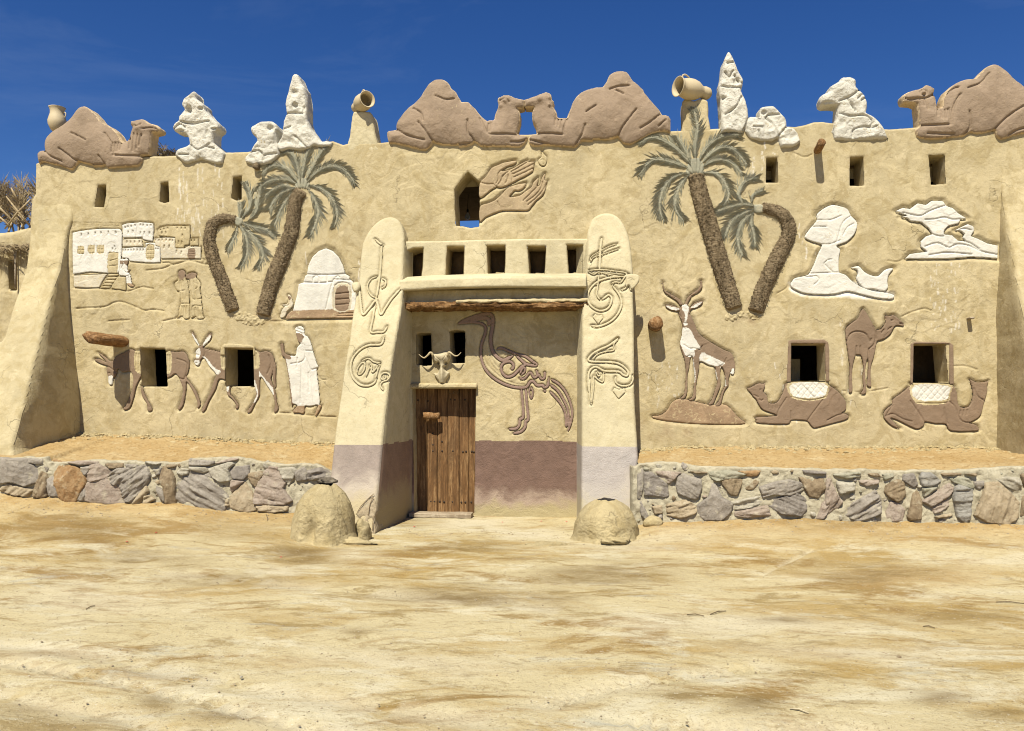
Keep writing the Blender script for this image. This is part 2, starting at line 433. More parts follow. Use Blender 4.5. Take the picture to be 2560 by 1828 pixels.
def plaster_mat(name, c, streak=False, grain=1.0, blot=1.0):
    m, t, b = nm(name); n = N(t)
    big = n.noise(.8, 6, .65, .6)
    col = n.mix(n.ramp(big, [(.32, 0.0), (.66, 1.0)]), sc3(c, .84), sc3(c, 1.12))
    dk = (c[0]*.74, c[1]*.70, c[2]*.60)
    col = n.mix(n.math('MULTIPLY', n.ramp(n.noise(3.4, 8, .70, 1.0), [(.48, 0.0), (.60, 1.0)]), .70*blot), col, dk)
    col = n.mix(n.math('MULTIPLY', n.ramp(n.noise(1.7, 9, .74, 1.6), [(.55, 0.0), (.58, 1.0)]), .42*blot), col, (c[0]*.80, c[1]*.76, c[2]*.64))
    col = n.mix(n.math('MULTIPLY', n.ramp(n.noise(5.5, 8, .74, 1.0), [(.58, 0.0), (.62, 1.0)]), .45*blot), col, (min(c[0]*1.25, .8), min(c[1]*1.26, .75), min(c[2]*1.35, .65)))
    col = n.mix(n.math('MULTIPLY', n.ramp(n.noise(26, 5, .7), [(.60, 0.0), (.70, 1.0)]), .5*blot), col, sc3(c, .66))
    col = n.mix(n.math('MULTIPLY', n.ramp(n.noise(60, 2, .5), [(.66, 0.0), (.72, 1.0)]), .5), col, sc3(c, .45))
    streaks = n.noise(1, 5, .65, 0, n.map((7, 7, .8)))
    col = n.mix(n.math('MULTIPLY', n.ramp(streaks, [(.52, 0.0), (.68, 1.0)]), .30*blot), col, sc3(c, .66))
    # hairline cracks
    wv = n.noise(2.2, 3, .6); 
    vv = t.nodes.new('ShaderNodeVectorMath'); vv.operation = 'ADD'
    mm = t.nodes.new('ShaderNodeVectorMath'); mm.operation = 'SCALE'; mm.inputs['Scale'].default_value = .9
    nn = t.nodes.new('ShaderNodeTexNoise'); nn.inputs['Scale'].default_value = 2.0; nn.inputs['Detail'].default_value = 5
    t.links.new(n.pos, nn.inputs['Vector']); t.links.new(nn.outputs[1], mm.inputs[0]); t.links.new(n.pos, vv.inputs[0]); t.links.new(mm.outputs[0], vv.inputs[1])
    cr = n.vor(.75, 'DISTANCE_TO_EDGE', vv.outputs[0])
    crm = n.math('MULTIPLY', n.ramp(cr, [(.0, 1.0), (.006, 0.0)]), n.ramp(n.noise(1.3, 2), [(.52, 0.0), (.60, 1.0)]))
    col = n.mix(n.math('MULTIPLY', crm, .6), col, sc3(c, .4))
    if streak:
        col = n.mix(n.attr('white'), col, (.74, .70, .62)); col = n.mix(n.attr('brown'), col, (.27, .18, .11))
    t.links.new(col, b.inputs['Base Color'])
    tw = n.vor(3.6, 'F1', vv.outputs[0], 'Color'); tws = n.math('MULTIPLY', tw, 1.0)
    h0 = n.bump(n.noise(150, 3, .6), .003*grain, .6)
    h1 = n.bump(n.noise(15, 8, .68, .6), .016*grain, .65, h0)
    h2 = n.bump(tws, .007, .55, h1)
    h3 = n.bump(n.noise(1, 4, .55, .5, n.map((5, 5, 3.2), rot=(0, .5, 0))), .022, .5, h2)
    h4 = n.bump(n.math('SUBTRACT', 1.0, crm), .006, .7, h3)
    t.links.new(h4, b.inputs['Normal']); return m
def paint_mat(name, c, under=(.52, .42, .25), wear=.5, rag=.12, worn=.62, fine=1.0):
    m, t, b = nm(name); n = N(t)
    col = n.mix(n.ramp(n.noise(3.0, 5, .6, .8), [(.3, 0.0), (.7, 1.0)]), sc3(c, 1-rag), sc3(c, 1+rag*.7))
    col = n.mix(n.math('MULTIPLY', n.ramp(n.noise(14, 6, .7, 1.5), [(worn, 0.0), (worn+.06, 1.0)]), wear), col, under)
    col = n.mix(n.math('MULTIPLY', n.ramp(n.noise(1, 4, .6, 0, n.map((14, 14, 1.5))), [(.56, 0.0), (.72, 1.0)]), .25), col, sc3(c, .7))
    t.links.new(col, b.inputs['Base Color'])
    h = n.bump(n.noise(120, 3, .6), .003*fine, .6)
    h = n.bump(n.noise(20, 6, .6, 1.0), .010*fine, .7, h)
    h = n.bump(n.noise(5, 4, .6, 1.2), .02, .4, h)
    t.links.new(h, b.inputs['Normal']); return m
def dado_mat(name, c, tan, z0, z1, lo=None):
    """rough purple-brown dado paint, worn off towards the ground"""
    m, t, b = nm(name); n = N(t)
    col = n.mix(n.ramp(n.noise(5.0, 6, .65), [(.3, 0.0), (.7, 1.0)]), sc3(c, .84), sc3(c, 1.14))
    col = n.mix(n.math('MULTIPLY', n.ramp(n.noise(60, 3, .6), [(.5, 0.0), (.7, 1.0)]), .4), col, (c[0]*1.35, c[1]*1.4, c[2]*1.4))
    zz = n.math('ADD', n.z(), n.math('MULTIPLY', n.math('SUBTRACT', n.noise(2.2, 5, .7, .5), .5), (z1-z0)*1.3))
    f = n.math('DIVIDE', n.math('SUBTRACT', z1, zz), z1-z0)
    mr = t.nodes.new('ShaderNodeClamp'); t.links.new(f, mr.inputs[0])
    lt = lo or (.62, .56, .48)
    col2 = n.ramp(mr.outputs[0], [(0.0, c), (.45, lt), (.8, tan), (1.0, tan)])
    col = n.mix(n.ramp(mr.outputs[0], [(.0, 0.0), (.35, 1.0)]), col, col2)
    t.links.new(col, b.inputs['Base Color'])
    h = n.bump(n.noise(75, 4, .6), .010, .9); h = n.bump(n.noise(22, 5, .6), .012, .6, h)
    t.links.new(h, b.inputs['Normal']); return m
TAN = (.495, .412, .25)
M_wall = plaster_mat('mud_plaster', TAN, streak=True)
M_pil = plaster_mat('pale_mud_plaster', (.55, .48, .315), blot=.5)
M_wallp = plaster_mat('buttress_plaster', (.505, .425, .26), blot=.9)
M_plain = plaster_mat('mud_plaster_plain', (.495, .412, .25))
M_dim = plaster_mat('niche_plaster', (.50, .40, .22), blot=.8)
M_dark = plaster_mat('dark_mud_and_shade', (.20, .14, .08))  # interior mud; also the shade colour on niche and hut window backs
M_brown = paint_mat('brown_paint', (.24, .17, .115), wear=.35, worn=.66)
M_camel = paint_mat('camel_brown_paint', (.31, .232, .165), wear=.6, worn=.62, rag=.16, fine=1.4)
M_camelside = plaster_mat('camel_edge_plaster', (.58, .45, .29))
M_hand = paint_mat('hand_wash', (.40, .305, .19), wear=.6, worn=.56, rag=.2)
M_white = paint_mat('white_lime_paint', (.66, .635, .57), wear=.55, worn=.60, rag=.12)
M_cream = paint_mat('cream_lime_paint', (.58, .52, .40), wear=.8, worn=.54, rag=.16)
M_gyps = paint_mat('white_gypsum', (.64, .61, .53), under=(.40, .32, .18), wear=.85, worn=.585, rag=.14, fine=3.4)
M_bird = paint_mat('bird_brown_paint', (.27, .185, .15), wear=.3, worn=.68)
M_frond = paint_mat('grey_green_paint', (.32, .31, .235), under=(.42, .38, .27), wear=.8, worn=.52, rag=.3)
M_mound = paint_mat('faded_brown_wash', (.34, .235, .145), wear=.7, worn=.55, rag=.25)
M_dadoG = dado_mat('purple_dado', (.185, .118, .092), (.42, .35, .20), .02, .46, lo=(.38, .29, .225))
M_dadoL = dado_mat('grey_purple_dado', (.29, .235, .20), (.48, .40, .25), .28, .95, lo=(.48, .41, .33))
M_dadoR = dado_mat('pale_lilac_dado', (.40, .355, .325), (.50, .44, .31), .1, .8, lo=(.46, .41, .36))
M_dadoS = dado_mat('dado_side', (.27, .18, .135), (.38, .30, .17), .05, .75, lo=(.36, .28, .18))

def wood_mat(name, c1, c2, c3, axis=(26, 26, 1.6), bumpd=.008):
    m, t, b = nm(name); n = N(t)
    g = n.noise(1, 6, .65, .8, n.map(axis)); g2 = n.noise(1, 4, .6, 2.0, n.map(sc3(axis, 3.1)))
    col = n.ramp(g, [(.28, c3), (.48, c1), (.70, c2)])
    col = n.mix(n.math('MULTIPLY', n.ramp(g2, [(.45, 0.0), (.62, 1.0)]), .55), col, c3)
    col = n.mix(n.math('MULTIPLY', n.ramp(n.noise(5, 4, .6, 1), [(.5, 0.0), (.7, 1.0)]), .5), col, sc3(c1, .55))
    t.links.new(col, b.inputs['Base Color']); b.inputs['Roughness'].default_value = .75
    col = n.mix(n.math('MULTIPLY', n.ramp(n.noise(1, 7, .75, 1.5, n.map((5, 5, 1.2))), [(.48, 0.0), (.58, 1.0)]), .6), col, sc3(c3, 1.3)); t.links.new(col, b.inputs['Base Color'])
    h = n.bump(g2, bumpd*.5, .8); h = n.bump(g, bumpd, .8, h); t.links.new(h, b.inputs['Normal']); return m
M_door = wood_mat('old_door_wood', (.21, .11, .045), (.40, .25, .12), (.07, .038, .018))
M_weath = wood_mat('weathered_wood', (.40, .33, .24), (.56, .48, .36), (.2, .15, .1), (3, 26, 26))
M_beam = wood_mat('split_beam_wood', (.26, .135, .05), (.48, .31, .15), (.06, .03, .012), (2.5, 24, 24), .02)
M_log = wood_mat('cut_log_wood', (.30, .155, .06), (.50, .33, .18), (.10, .055, .025), (20, 5, 20), .02)
M_bark = wood_mat('palm_trunk_fibre', (.27, .20, .12), (.43, .34, .21), (.09, .065, .035), (14, 14, 60), .02)
M_thatch = wood_mat('dry_palm_leaf', (.40, .31, .18), (.58, .48, .30), (.17, .12, .07), (30, 30, 8), .004)
def plain(name, c, rough=.8, metal=0, spec=.2, var=.15, sc=30, bd=.002, alpha=None):
    m, t, b = nm(name); n = N(t)
    t.links.new(n.mix(n.noise(sc, 4), sc3(c, 1-var), sc3(c, 1+var)), b.inputs['Base Color'])
    b.inputs['Roughness'].default_value = rough; b.inputs['Metallic'].default_value = metal; b.inputs['Specular IOR Level'].default_value = spec
    t.links.new(n.bump(n.noise(sc*3, 3), bd, .5), b.inputs['Normal']); return m
M_clay = plain('pale_fired_clay', (.52, .43, .28), .65, sc=9, var=.14, spec=.3)
M_clayd = plain('red_clay', (.55, .36, .22), .7, sc=9, var=.2)
M_bone = plain('bleached_bone', (.50, .43, .29), .6, sc=24, var=.16, bd=.006)
M_horn = plain('horn', (.45, .37, .23), .5, sc=40, var=.3)
M_nail = plain('iron_nail', (.05, .035, .025), .6)
M_mouth = plain('mouth_black', (.035, .03, .027), .95, sc=20, var=.5, bd=.01)  # near-black inside of the oven mouths
M_petal = plain('red_petal', (.55, .02, .05), .5)
M_glass = plain('bulb_glass', (.8, .8, .8), .12, spec=.6)
M_cord = plain('black_cord', (.02, .02, .02))
M_mud = plaster_mat('oven_mud', (.50, .41, .235), grain=4.0, blot=.8)
def stone_mat(name, c, c2, sc=7):
    m, t, b = nm(name); n = N(t)
    a = n.noise(sc, 7, .7, 1.2); d = n.noise(sc*3.5, 6, .7, 1.0)
    col = n.mix(n.ramp(a, [(.35, 0.0), (.65, 1.0)]), c, c2)
    col = n.mix(n.math('MULTIPLY', n.ramp(d, [(.52, 0.0), (.68, 1.0)]), .6), col, sc3(c, .5))
    col = n.mix(n.math('MULTIPLY', n.ramp(n.noise(9, 5, .6), [(.58, 0.0), (.70, 1.0)]), .6), col, (.50, .45, .33))
    t.links.new(col, b.inputs['Base Color'])
    h = n.bump(n.noise(70, 5, .7), .006, .9); h = n.bump(d, .016, .9, h); t.links.new(h, b.inputs['Normal']); return m
ST = dict(gy=stone_mat('grey_stone', (.235, .205, .17), (.36, .32, .27)), pg=stone_mat('dark_grey_stone', (.19, .165, .14), (.30, .265, .23)),
  pk=stone_mat('pink_grey_stone', (.29, .225, .175), (.40, .335, .275)), og=stone_mat('orange_stone', (.27, .15, .065), (.40, .28, .15)),
  br=stone_mat('brown_stone', (.20, .145, .09), (.32, .25, .16)), lt=stone_mat('pale_stone', (.36, .325, .25), (.47, .43, .35)),
  gn=stone_mat('greenish_stone', (.28, .265, .19), (.40, .375, .29)), tn=stone_mat('tan_stone', (.33, .26, .165), (.44, .36, .25)),
  bl=stone_mat('blue_grey_stone', (.225, .21, .185), (.34, .32, .28)), dk=stone_mat('dark_stone', (.09, .075, .06), (.18, .15, .11)))
M_mortar = stone_mat('rough_mortar', (.37, .325, .23), (.48, .435, .32), 5)
def sand_mat(name, ground):
    m, t, b = nm(name); n = N(t)
    if not ground:
        col = n.mix(n.ramp(n.noise(1.6, 6, .65, .6), [(.35, 0.0), (.7, 1.0)]), (.42, .285, .125), (.49, .365, .19))
        col = n.mix(n.math('MULTIPLY', n.ramp(n.noise(17, 7, .76, .6), [(.52, 0.0), (.60, 1.0)]), .75), col, (.28, .175, .065))
        col = n.mix(n.math('MULTIPLY', n.ramp(n.noise(6, 7, .74, .6), [(.55, 0.0), (.63, 1.0)]), .7), col, (.56, .46, .28))
        col = n.mix(n.math('MULTIPLY', n.ramp(n.noise(90, 2, .6), [(.62, 0.0), (.70, 1.0)]), .6), col, (.28, .18, .08))
        t.links.new(col, b.inputs['Base Color'])
        h = n.bump(n.noise(90, 4, .7), .012, .9); h = n.bump(n.noise(16, 6, .7), .03, .8, h)
        t.links.new(h, b.inputs['Normal']); return m
    st = n.map((.55, 1.0, 1.0), rot=(0, 0, .1)); st2 = n.map((.48, 1.1, 1.0), rot=(0, 0, -.08)); st3 = n.map((.6, 1.5, 1.0), rot=(0, 0, -.2))
    col = n.mix(n.ramp(n.noise(.6, 9, .70, .8, st), [(.40, 0.0), (.52, 1.0)]), (.37, .265, .105), (.50, .425, .255))
    col = n.mix(n.math('MULTIPLY', n.ramp(n.noise(.9, 9, .72, 1.0, st2), [(.54, 0.0), (.61, 1.0)]), .9), col, (.25, .155, .048))
    col = n.mix(n.math('MULTIPLY', n.ramp(n.noise(2.1, 9, .74, .7, st3), [(.54, 0.0), (.61, 1.0)]), .7), col, (.25, .175, .065))
    col = n.mix(n.math('MULTIPLY', n.ramp(n.noise(1.8, 9, .74, .5, st2), [(.52, 0.0), (.62, 1.0)]), .9), col, (.56, .505, .355))
    col = n.mix(n.math('MULTIPLY', n.ramp(n.noise(1.5, 9, .74, .4, st3), [(.58, 0.0), (.66, 1.0)]), .6), col, (.40, .39, .32))
    col = n.mix(n.attr('sandy'), col, n.mix(n.ramp(n.noise(3, 8, .74), [(.38, 0.0), (.62, 1.0)]), (.36, .23, .085), (.49, .37, .19)))
    col = n.mix(n.attr('pale'), col, (.56, .50, .36))
    col = n.mix(n.math('MULTIPLY', n.attr('damp'), n.ramp(n.noise(5, 8, .74, .4, st2), [(.30, .3), (.55, 1.0)])), col, (.16, .105, .038))
    col = n.mix(n.math('MULTIPLY', n.ramp(n.noise(9, 8, .76, .5, st), [(.55, 0.0), (.64, 1.0)]), .5), col, (.22, .155, .065))
    col = n.mix(n.math('MULTIPLY', n.ramp(n.noise(30, 6, .74, .5), [(.57, 0.0), (.65, 1.0)]), .55), col, (.21, .15, .07))
    col = n.mix(n.math('MULTIPLY', n.ramp(n.noise(85, 2, .6), [(.63, 0.0), (.69, 1.0)]), .7), col, (.13, .09, .04))
    col = n.mix(n.math('MULTIPLY', n.ramp(n.noise(62, 2, .6), [(.66, 0.0), (.70, 1.0)]), .7), col, (.60, .56, .46))
    t.links.new(col, b.inputs['Base Color'])
    h = n.bump(n.noise(160, 3, .7), .004, .8); h = n.bump(n.noise(30, 6, .7, .5), .014, .7, h); h = n.bump(n.noise(5, 6, .7, .5), .03, .45, h)
    t.links.new(h, b.inputs['Normal']); return m
M_sand = sand_mat('orange_sand', False); M_ground = sand_mat('sandy_ground', True)
# ------------------------------------------------------------------ surfaces of the projecting bodies
S_LP = surf_from_rows([(960,500,-.10),(955,548,-.15),(940,700,-.50),(920,850,-.86),(890,1320,-1.75),(880,1500,-2.1)], .6)
S_RP = surf_from_rows([(1515,500,-.10),(1515,535,-.15),(1520,700,-.38),(1520,1310,-1.08),(1520,1500,-1.3)], .6)
S_LB = surf_from_rows([(180,380,.08),(180,450,.03),(182,500,.006),(182,540,-.018),(178,580,-.05),(170,620,-.10),(158,670,-.20),(145,720,-.35),(62,1000,-1.22),(31,1120,-1.48),(31,1250,-1.70)], .9)
S_RB = surf_from_rows([(2505,300,.10),(2505,380,.03),(2508,430,.0),(2510,470,-.03),(2512,510,-.08),(2515,560,-.18),(2556,773,-.69),(2560,1150,-1.48),(2560,1300,-1.75)], .9)

# outlines of the openings (photo pixels)
WIN_LOW = [('C 1137,1200 1340,1206 1347,1232 1362,1515 1152,1515', .42), ('D 528,1040 755,1046 760,1350 530,1352', .42),
           ('Q 1228,583 1500,585 1505,885 1225,885', .42), ('R 725,262 985,258 1010,575 722,572', .42)]
WIN_UP = ['A 790,855 860,850 858,940 842,1033 765,1030 780,950', 'A 1300,835 1362,825 1370,990 1330,997 1290,985', 'B 590,950 660,942 660,1130 620,1141 575,1120',
          'M 1092,955 1182,955 1190,1158 1088,1158', 'N 212,857 322,850 325,1086 208,1088', 'N 850,838 980,835 990,1072 870,1078']
WIN_POINT = 'G 1038,903 1090,950 1140,992 1133,1170 1128,1352 1060,1363 1000,1350 940,1345 932,1200 927,1048 980,975'
WIN_SKULL = ['W 385,590 490,575 605,580 612,700 622,1085 500,1090 385,1078', 'W 895,545 1010,530 1140,548 1142,700 1135,1045 935,1052 905,800']
DOOR = 'K 752,222 1265,206 1258,700 1252,1262 765,1262'

# ------------------------------------------------------------------ reliefs on the left wing
relief('donkey_relief', 'brown donkey relief with lowered head grazing, split by the left lower window', 'relief',
  'C 765,1300 800,1288 865,1318 808,1258 800,1240 860,1278 905,1312 950,1265 1000,1240 1060,1212 1100,1225 1160,1235 1160,1400 1140,1450 1108,1520 1088,1600 1062,1680 1030,1705 1000,1700 1032,1645 1055,1590 1078,1530 1083,1440 1060,1395 1000,1400 960,1372 945,1420 920,1455 915,1495 900,1505 882,1490 878,1440 865,1385 870,1350 820,1332'
  '|C 1150,1505 1182,1590 1235,1690 1230,1715 1200,1712 1192,1650 1152,1590'
  '|D 45,1080 130,1075 190,1070 225,1110 240,1170 228,1240 215,1278 260,1340 300,1400 330,1500 303,1530 303,1480 266,1390 218,1315 214,1372 192,1500 160,1545 145,1532 168,1480 186,1400 178,1340 135,1250 90,1275 45,1268',
  M_brown, holes=WIN_LOW[0][0], patches=[('white_muzzle', M_white, 'C 878,1440 918,1430 918,1500 900,1508 878,1495'),
   ('saddle_strap', M_wall, 'C 1100,1225 1165,1225 1165,1400 1100,1380|C 1340,1235 1395,1245 1393,1395 1350,1400')],
  grooves=GR('C 1050,1220 1070,1300 1060,1395|C 870,1350 900,1365 945,1400|C 1440,1290 1520,1330 1500,1450 1440,1440|C 1110,1250 1110,1380|C 1130,1250 1130,1390|C 1365,1260 1365,1390|C 1382,1260 1380,1390|C 885,1405 895,1408'), group='donkey reliefs under the palms')
relief('donkey_relief', 'brown donkey relief with raised head, upright ears and white chest, split by a window', 'relief',
  'D 252,918 266,913 295,970 322,1022 345,1005 390,930 418,925 408,975 352,1030 380,1048 440,1060 490,1072 500,1058 545,1055 545,1285 482,1292 450,1380 400,1470 372,1540 348,1562 338,1545 370,1480 410,1390 438,1300 455,1255 400,1190 356,1122 330,1142 320,1176 300,1184 280,1168 277,1145 290,1120 287,1070 312,1030 275,975'
  '|D 538,1345 572,1345 567,1405 600,1450 635,1500 630,1535 610,1530 615,1500 580,1450 545,1420'
  '|D 745,1070 810,1075 850,1065 890,1075 920,1110 927,1170 905,1270 902,1300 935,1400 947,1480 960,1530 945,1560 920,1560 930,1500 913,1420 868,1350 818,1275 806,1340 805,1430 772,1490 737,1560 705,1566 712,1545 750,1490 775,1420 764,1350 745,1340'
  '|D 925,1160 942,1185 937,1290 940,1360 924,1350 913,1270',
  M_brown, holes=WIN_LOW[1][0], patches=[('white_blaze', M_white, 'D 295,1055 328,1045 325,1110 300,1125 288,1095'), ('white_muzzle', M_white, 'D 278,1148 300,1140 325,1145 320,1180 298,1186'),
   ('ear_lining', M_white, 'D 258,928 272,935 300,985 318,1022 305,1018 280,975|D 395,945 412,942 402,975 350,1026 358,990'),
   ('white_chest', M_white, 'D 345,1110 370,1115 410,1160 455,1210 495,1225 465,1255 400,1195'),
   ('white_leg_stripe', M_white, 'D 806,1228 850,1290 905,1350 925,1412 905,1408 860,1345 808,1280|D 766,1295 785,1350 796,1420 772,1482 762,1475 788,1410 764,1360|D 540,1355 560,1350 556,1395 545,1390'),
   ('saddle_strap', M_wall, 'D 497,1045 548,1045 548,1205 500,1200|D 748,1072 803,1082 803,1200 748,1198')],
  grooves=GR('D 350,1040 365,1080 355,1115|D 290,1090 315,1100|D 880,1100 900,1170 870,1250|D 370,1055 372,1030|D 400,1060 398,1035|D 425,1065 420,1040|D 450,1070 445,1045|D 475,1075 470,1050|D 512,1060 512,1195|D 528,1060 528,1195|D 780,1085 780,1190|D 292,1162 300,1164'), group='donkey reliefs under the palms')
relief('man_relief', 'relief of a walking man in white robe and turban holding a staff', 'relief',
  'D 1095,880 1115,865 1150,865 1170,890 1172,930 1200,950 1225,1000 1240,1060 1270,1160 1285,1195 1270,1218 1285,1350 1298,1480 1292,1500 1312,1515 1268,1592 1255,1585 1268,1540 1280,1503 1215,1515 1175,1512 1168,1572 1120,1568 1080,1568 1078,1545 1112,1510 1080,1495 1066,1515 1040,1280 1012,1128 988,1108 984,1080 974,1020 985,1003 1003,1010 1010,1075 1055,1100 1100,1100 1110,1040 1140,1005 1125,995 1110,960 1100,915',
  M_white, patches=[('face', M_brown, 'D 1102,918 1165,935 1150,990 1125,998 1112,960'), ('hand', M_brown, 'D 983,1078 1020,1073 1057,1100 1057,1132 1010,1126 988,1108'),
   ('staff', M_brown, 'D 972,1010 1003,1003 1010,1080 1022,1128 1048,1270 1079,1495 1066,1517 1060,1490 1030,1270 1008,1125 986,1085'), ('foot', M_mound, 'D 1078,1545 1110,1512 1176,1514 1170,1574 1078,1570|D 1285,1502 1314,1515 1268,1595 1253,1585 1268,1540')],
  grooves=GR('D 1165,1000 1180,1100 1150,1150 1060,1168|D 1170,1060 1235,1066|D 1205,1240 1208,1400|D 1150,1150 1140,1490|D 1180,1110 1220,1210 1270,1205|D 1100,900 1160,925|D 1110,880 1165,900|D 1220,1220 1240,1400 1250,1500|D 1165,950 1160,1010|D 1115,1120 1110,1200', .009, .014), moat=(.05, .024))
relief('tomb_relief', 'relief of a white domed tomb with a brown door and steps', 'relief',
  'D 1015,805 1030,770 1062,738 1078,735 1112,600 1122,520 1160,505 1175,455 1190,440 1200,370 1235,300 1290,250 1345,228 1400,250 1450,300 1485,370 1502,437 1535,455 1538,480 1562,497 1580,530 1592,620 1588,795 1200,802',
  M_white, patches=[('plinth', M_mound, 'D 1010,808 1030,768 1062,740 1350,726 1545,730 1592,735 1592,800 1200,806'), ('doorway', M_cream, 'D 1415,530 1540,525 1545,725 1405,728'), ('door', M_brown, 'D 1432,560 1525,545 1530,722 1425,722')],
  grooves=GR('D 1190,440 1350,445 1500,437|D 1160,505 1300,510 1400,500|D 1345,722 1400,505 1430,482 1560,492|D 1415,720 1420,530 1540,528 1545,725|D 1425,600 1530,590|D 1425,645 1530,638|D 1425,690 1530,680|D 1240,500 1245,465 1265,452 1285,465 1288,500|D 1352,445 1355,500|D 1450,760 1570,755|D 1440,780 1570,777|D 1425,465 1440,452 1455,465'), moat=(.08, .03), smooth_outline=False)
relief('seated_man_relief', 'small relief of a man in pale robe sitting beside the white domed tomb', 'relief',
  'D 1038,603 1062,618 1075,660 1077,700 1032,745 1010,790 972,792 990,730 1010,705 984,690 1028,680 1043,640 1033,625', M_cream,
  patches=[('face', M_brown, 'D 1030,618 1062,625 1058,645 1035,640')], grooves=GR('D 1050,650 1045,690 1010,700|D 1030,745 1060,720', .007, .01), moat=(.03, .015), cell=.007)
relief('women_relief', 'relief of two robed women walking close together with bundles on their heads', 'relief',
  'D 145,480 142,440 155,412 185,408 206,432 204,465 222,520 232,600 236,680 238,770 234,800 195,803 178,778 150,792 128,796 150,770 150,730 164,665 158,590 135,580 118,545 113,515 135,495|D 236,485 212,478 205,460 222,438 260,425 295,438 292,468 318,500 328,530 322,570 333,640 338,700 348,775 354,800 300,802 290,782 250,798 246,770 243,690 247,600 236,540', M_wall,
  patches=[('head_bundle', M_brown, 'D 142,435 155,412 185,408 205,432 200,465 175,487 150,470|D 203,462 222,438 260,425 295,438 285,465 240,482 210,478')],
  grooves=GR('D 205,480 225,560 240,640 240,770|D 160,490 165,560 180,640|D 150,770 165,700 170,680 235,680|D 175,700 172,770|D 195,700 190,780|D 215,700 215,780|D 235,500 250,560 260,640 330,640|D 250,780 265,700 330,700|D 285,710 285,785|D 310,710 320,780|D 300,480 305,540 285,560|D 130,580 200,570|D 185,490 215,620|D 270,500 290,640', .008, .015), moat=(.03, .02))
# village relief
VB = dict(moat=(.035, .02), smooth_outline=False, cell=.008)
relief('village_house_relief', 'largest white house in the village relief, beside the left buttress, with three latticed windows', 'relief',
  'V 138,392 260,365 400,345 560,330 860,330 905,350 920,440 905,800 880,1000 850,1035 700,1033 420,1010 140,1050', M_white,
  patches=[('door', M_plain, 'V 705,715 780,700 858,712 862,760 838,1033 700,1035'), ('lattice_window', M_plain, 'V 225,622 260,600 310,605 325,640 315,722 230,726|V 388,600 480,592 482,715 395,716|V 528,598 632,595 625,716 530,716')],
  grooves=GR('V 700,1030 703,715 780,700 858,714 840,1030|V 730,835 850,805|V 725,920 850,905|V 228,665 318,665|V 268,610 268,722|V 395,655 480,655|V 435,600 435,715|V 530,655 628,655|V 578,600 578,715|V 228,622 228,726 315,726|V 390,600 392,716 480,716 482,592|V 530,600 530,718 628,716 632,596', .007, .012, False)+
   GR('V 280,415 280,450|V 390,405 390,440|V 500,390 498,425|V 587,385 587,420|V 708,378 708,410|V 822,375 822,410|V 770,640 770,670|V 815,645 815,675|V 803,605 803,625', .010, .022, False), **VB)
relief('village_house_relief', 'white upper house on the hill of the village relief, two rows of tiny windows', 'relief',
  'V 920,268 1000,242 1200,225 1350,235 1412,248 1415,350 1398,528 1300,512 1240,495 1240,462 930,470', M_white,
  grooves=GR('V 1158,235 1140,470|V 1240,495 1300,535', .007, .012, False)+GR('V 968,305 968,318|V 1010,292 1010,306|V 1062,284 1062,300|V 1120,268 1120,286|V 1210,262 1208,282|V 1250,264 1248,282|V 1315,274 1315,290|V 1375,268 1375,286|V 1012,375 1012,408|V 1088,362 1088,398|V 1210,385 1208,425|V 1270,382 1270,420|V 1350,385 1350,420', .011, .02, False), **VB)
relief('village_house_relief', 'narrow grey-white terrace house with four slit windows in the village relief', 'relief', 'V 925,500 1000,490 1225,492 1245,610 1000,612 925,615', M_cream,
  grooves=GR('V 995,525 993,555|V 1055,530 1053,560|V 1118,528 1116,555|V 1195,525 1193,552', .009, .02, False), **VB)
relief('village_house_relief', 'low white house with arched lattice gate in the middle of the village relief', 'relief',
  'V 920,640 1100,622 1285,625 1282,555 1360,545 1440,550 1445,602 1512,612 1522,862 1400,866 1280,862 1040,842 1020,800 920,790', M_white,
  patches=[('lattice_gate', M_plain, 'V 1303,592 1350,572 1420,590 1416,792 1300,797')],
  grooves=GR('V 1300,797 1303,600 1350,572 1418,592 1416,794 1300,797|V 1345,600 1345,790|V 1380,600 1380,790|V 1308,660 1415,660|V 1308,725 1415,725', .007, .012, False)+
   GR('V 935,665 933,688|V 975,662 973,688|V 1018,660 1016,686|V 1062,660 1060,684|V 1105,656 1103,682|V 1158,656 1156,684|V 1208,652 1206,684|V 1250,650 1248,684|V 1447,640 1446,655|V 1482,640 1481,655', .009, .02, False), **VB)
relief('village_house_relief', 'tall plaster-coloured house at the upper right of the village relief', 'relief',
  'V 1480,345 1520,310 1600,290 1750,280 1985,288 1992,470 1975,580 1905,592 1895,635 1760,630 1752,465 1490,440', M_plain,
  grooves=GR('V 1520,340 1522,352|V 1575,325 1577,338|V 1635,312 1637,326|V 1782,305 1782,325|V 1850,308 1850,328|V 1912,310 1912,328|V 1868,420 1866,450|V 1810,525 1806,570|V 1860,530 1856,575|V 1545,385 1545,410|V 1605,380 1608,405', .010, .02, False), **VB)
relief('village_house_relief', 'broad pale house with brown door at the right end of the village relief', 'relief',
  'V 1420,482 1600,465 1750,470 1757,640 1900,637 1960,600 2160,612 2158,802 1800,800 1530,802 1512,620 1440,592', M_cream,
  patches=[('door', M_brown, 'V 1968,655 2066,650 2066,802 1965,802')],
  grooves=GR('V 1443,495 1441,515|V 1498,498 1496,518|V 1550,492 1548,514|V 1615,498 1613,518|V 1672,502 1670,522|V 1715,508 1713,528|V 1585,595 1580,635|V 1665,595 1658,635|V 1780,672 1776,712|V 1858,688 1850,728|V 2005,608 2004,618|V 2038,612 2037,622', .010, .02, False)+GR('V 1965,802 1968,655 2066,650|V 1970,690 2064,690|V 1970,730 2064,730|V 1970,765 2064,765', .006, .01, False), **VB)
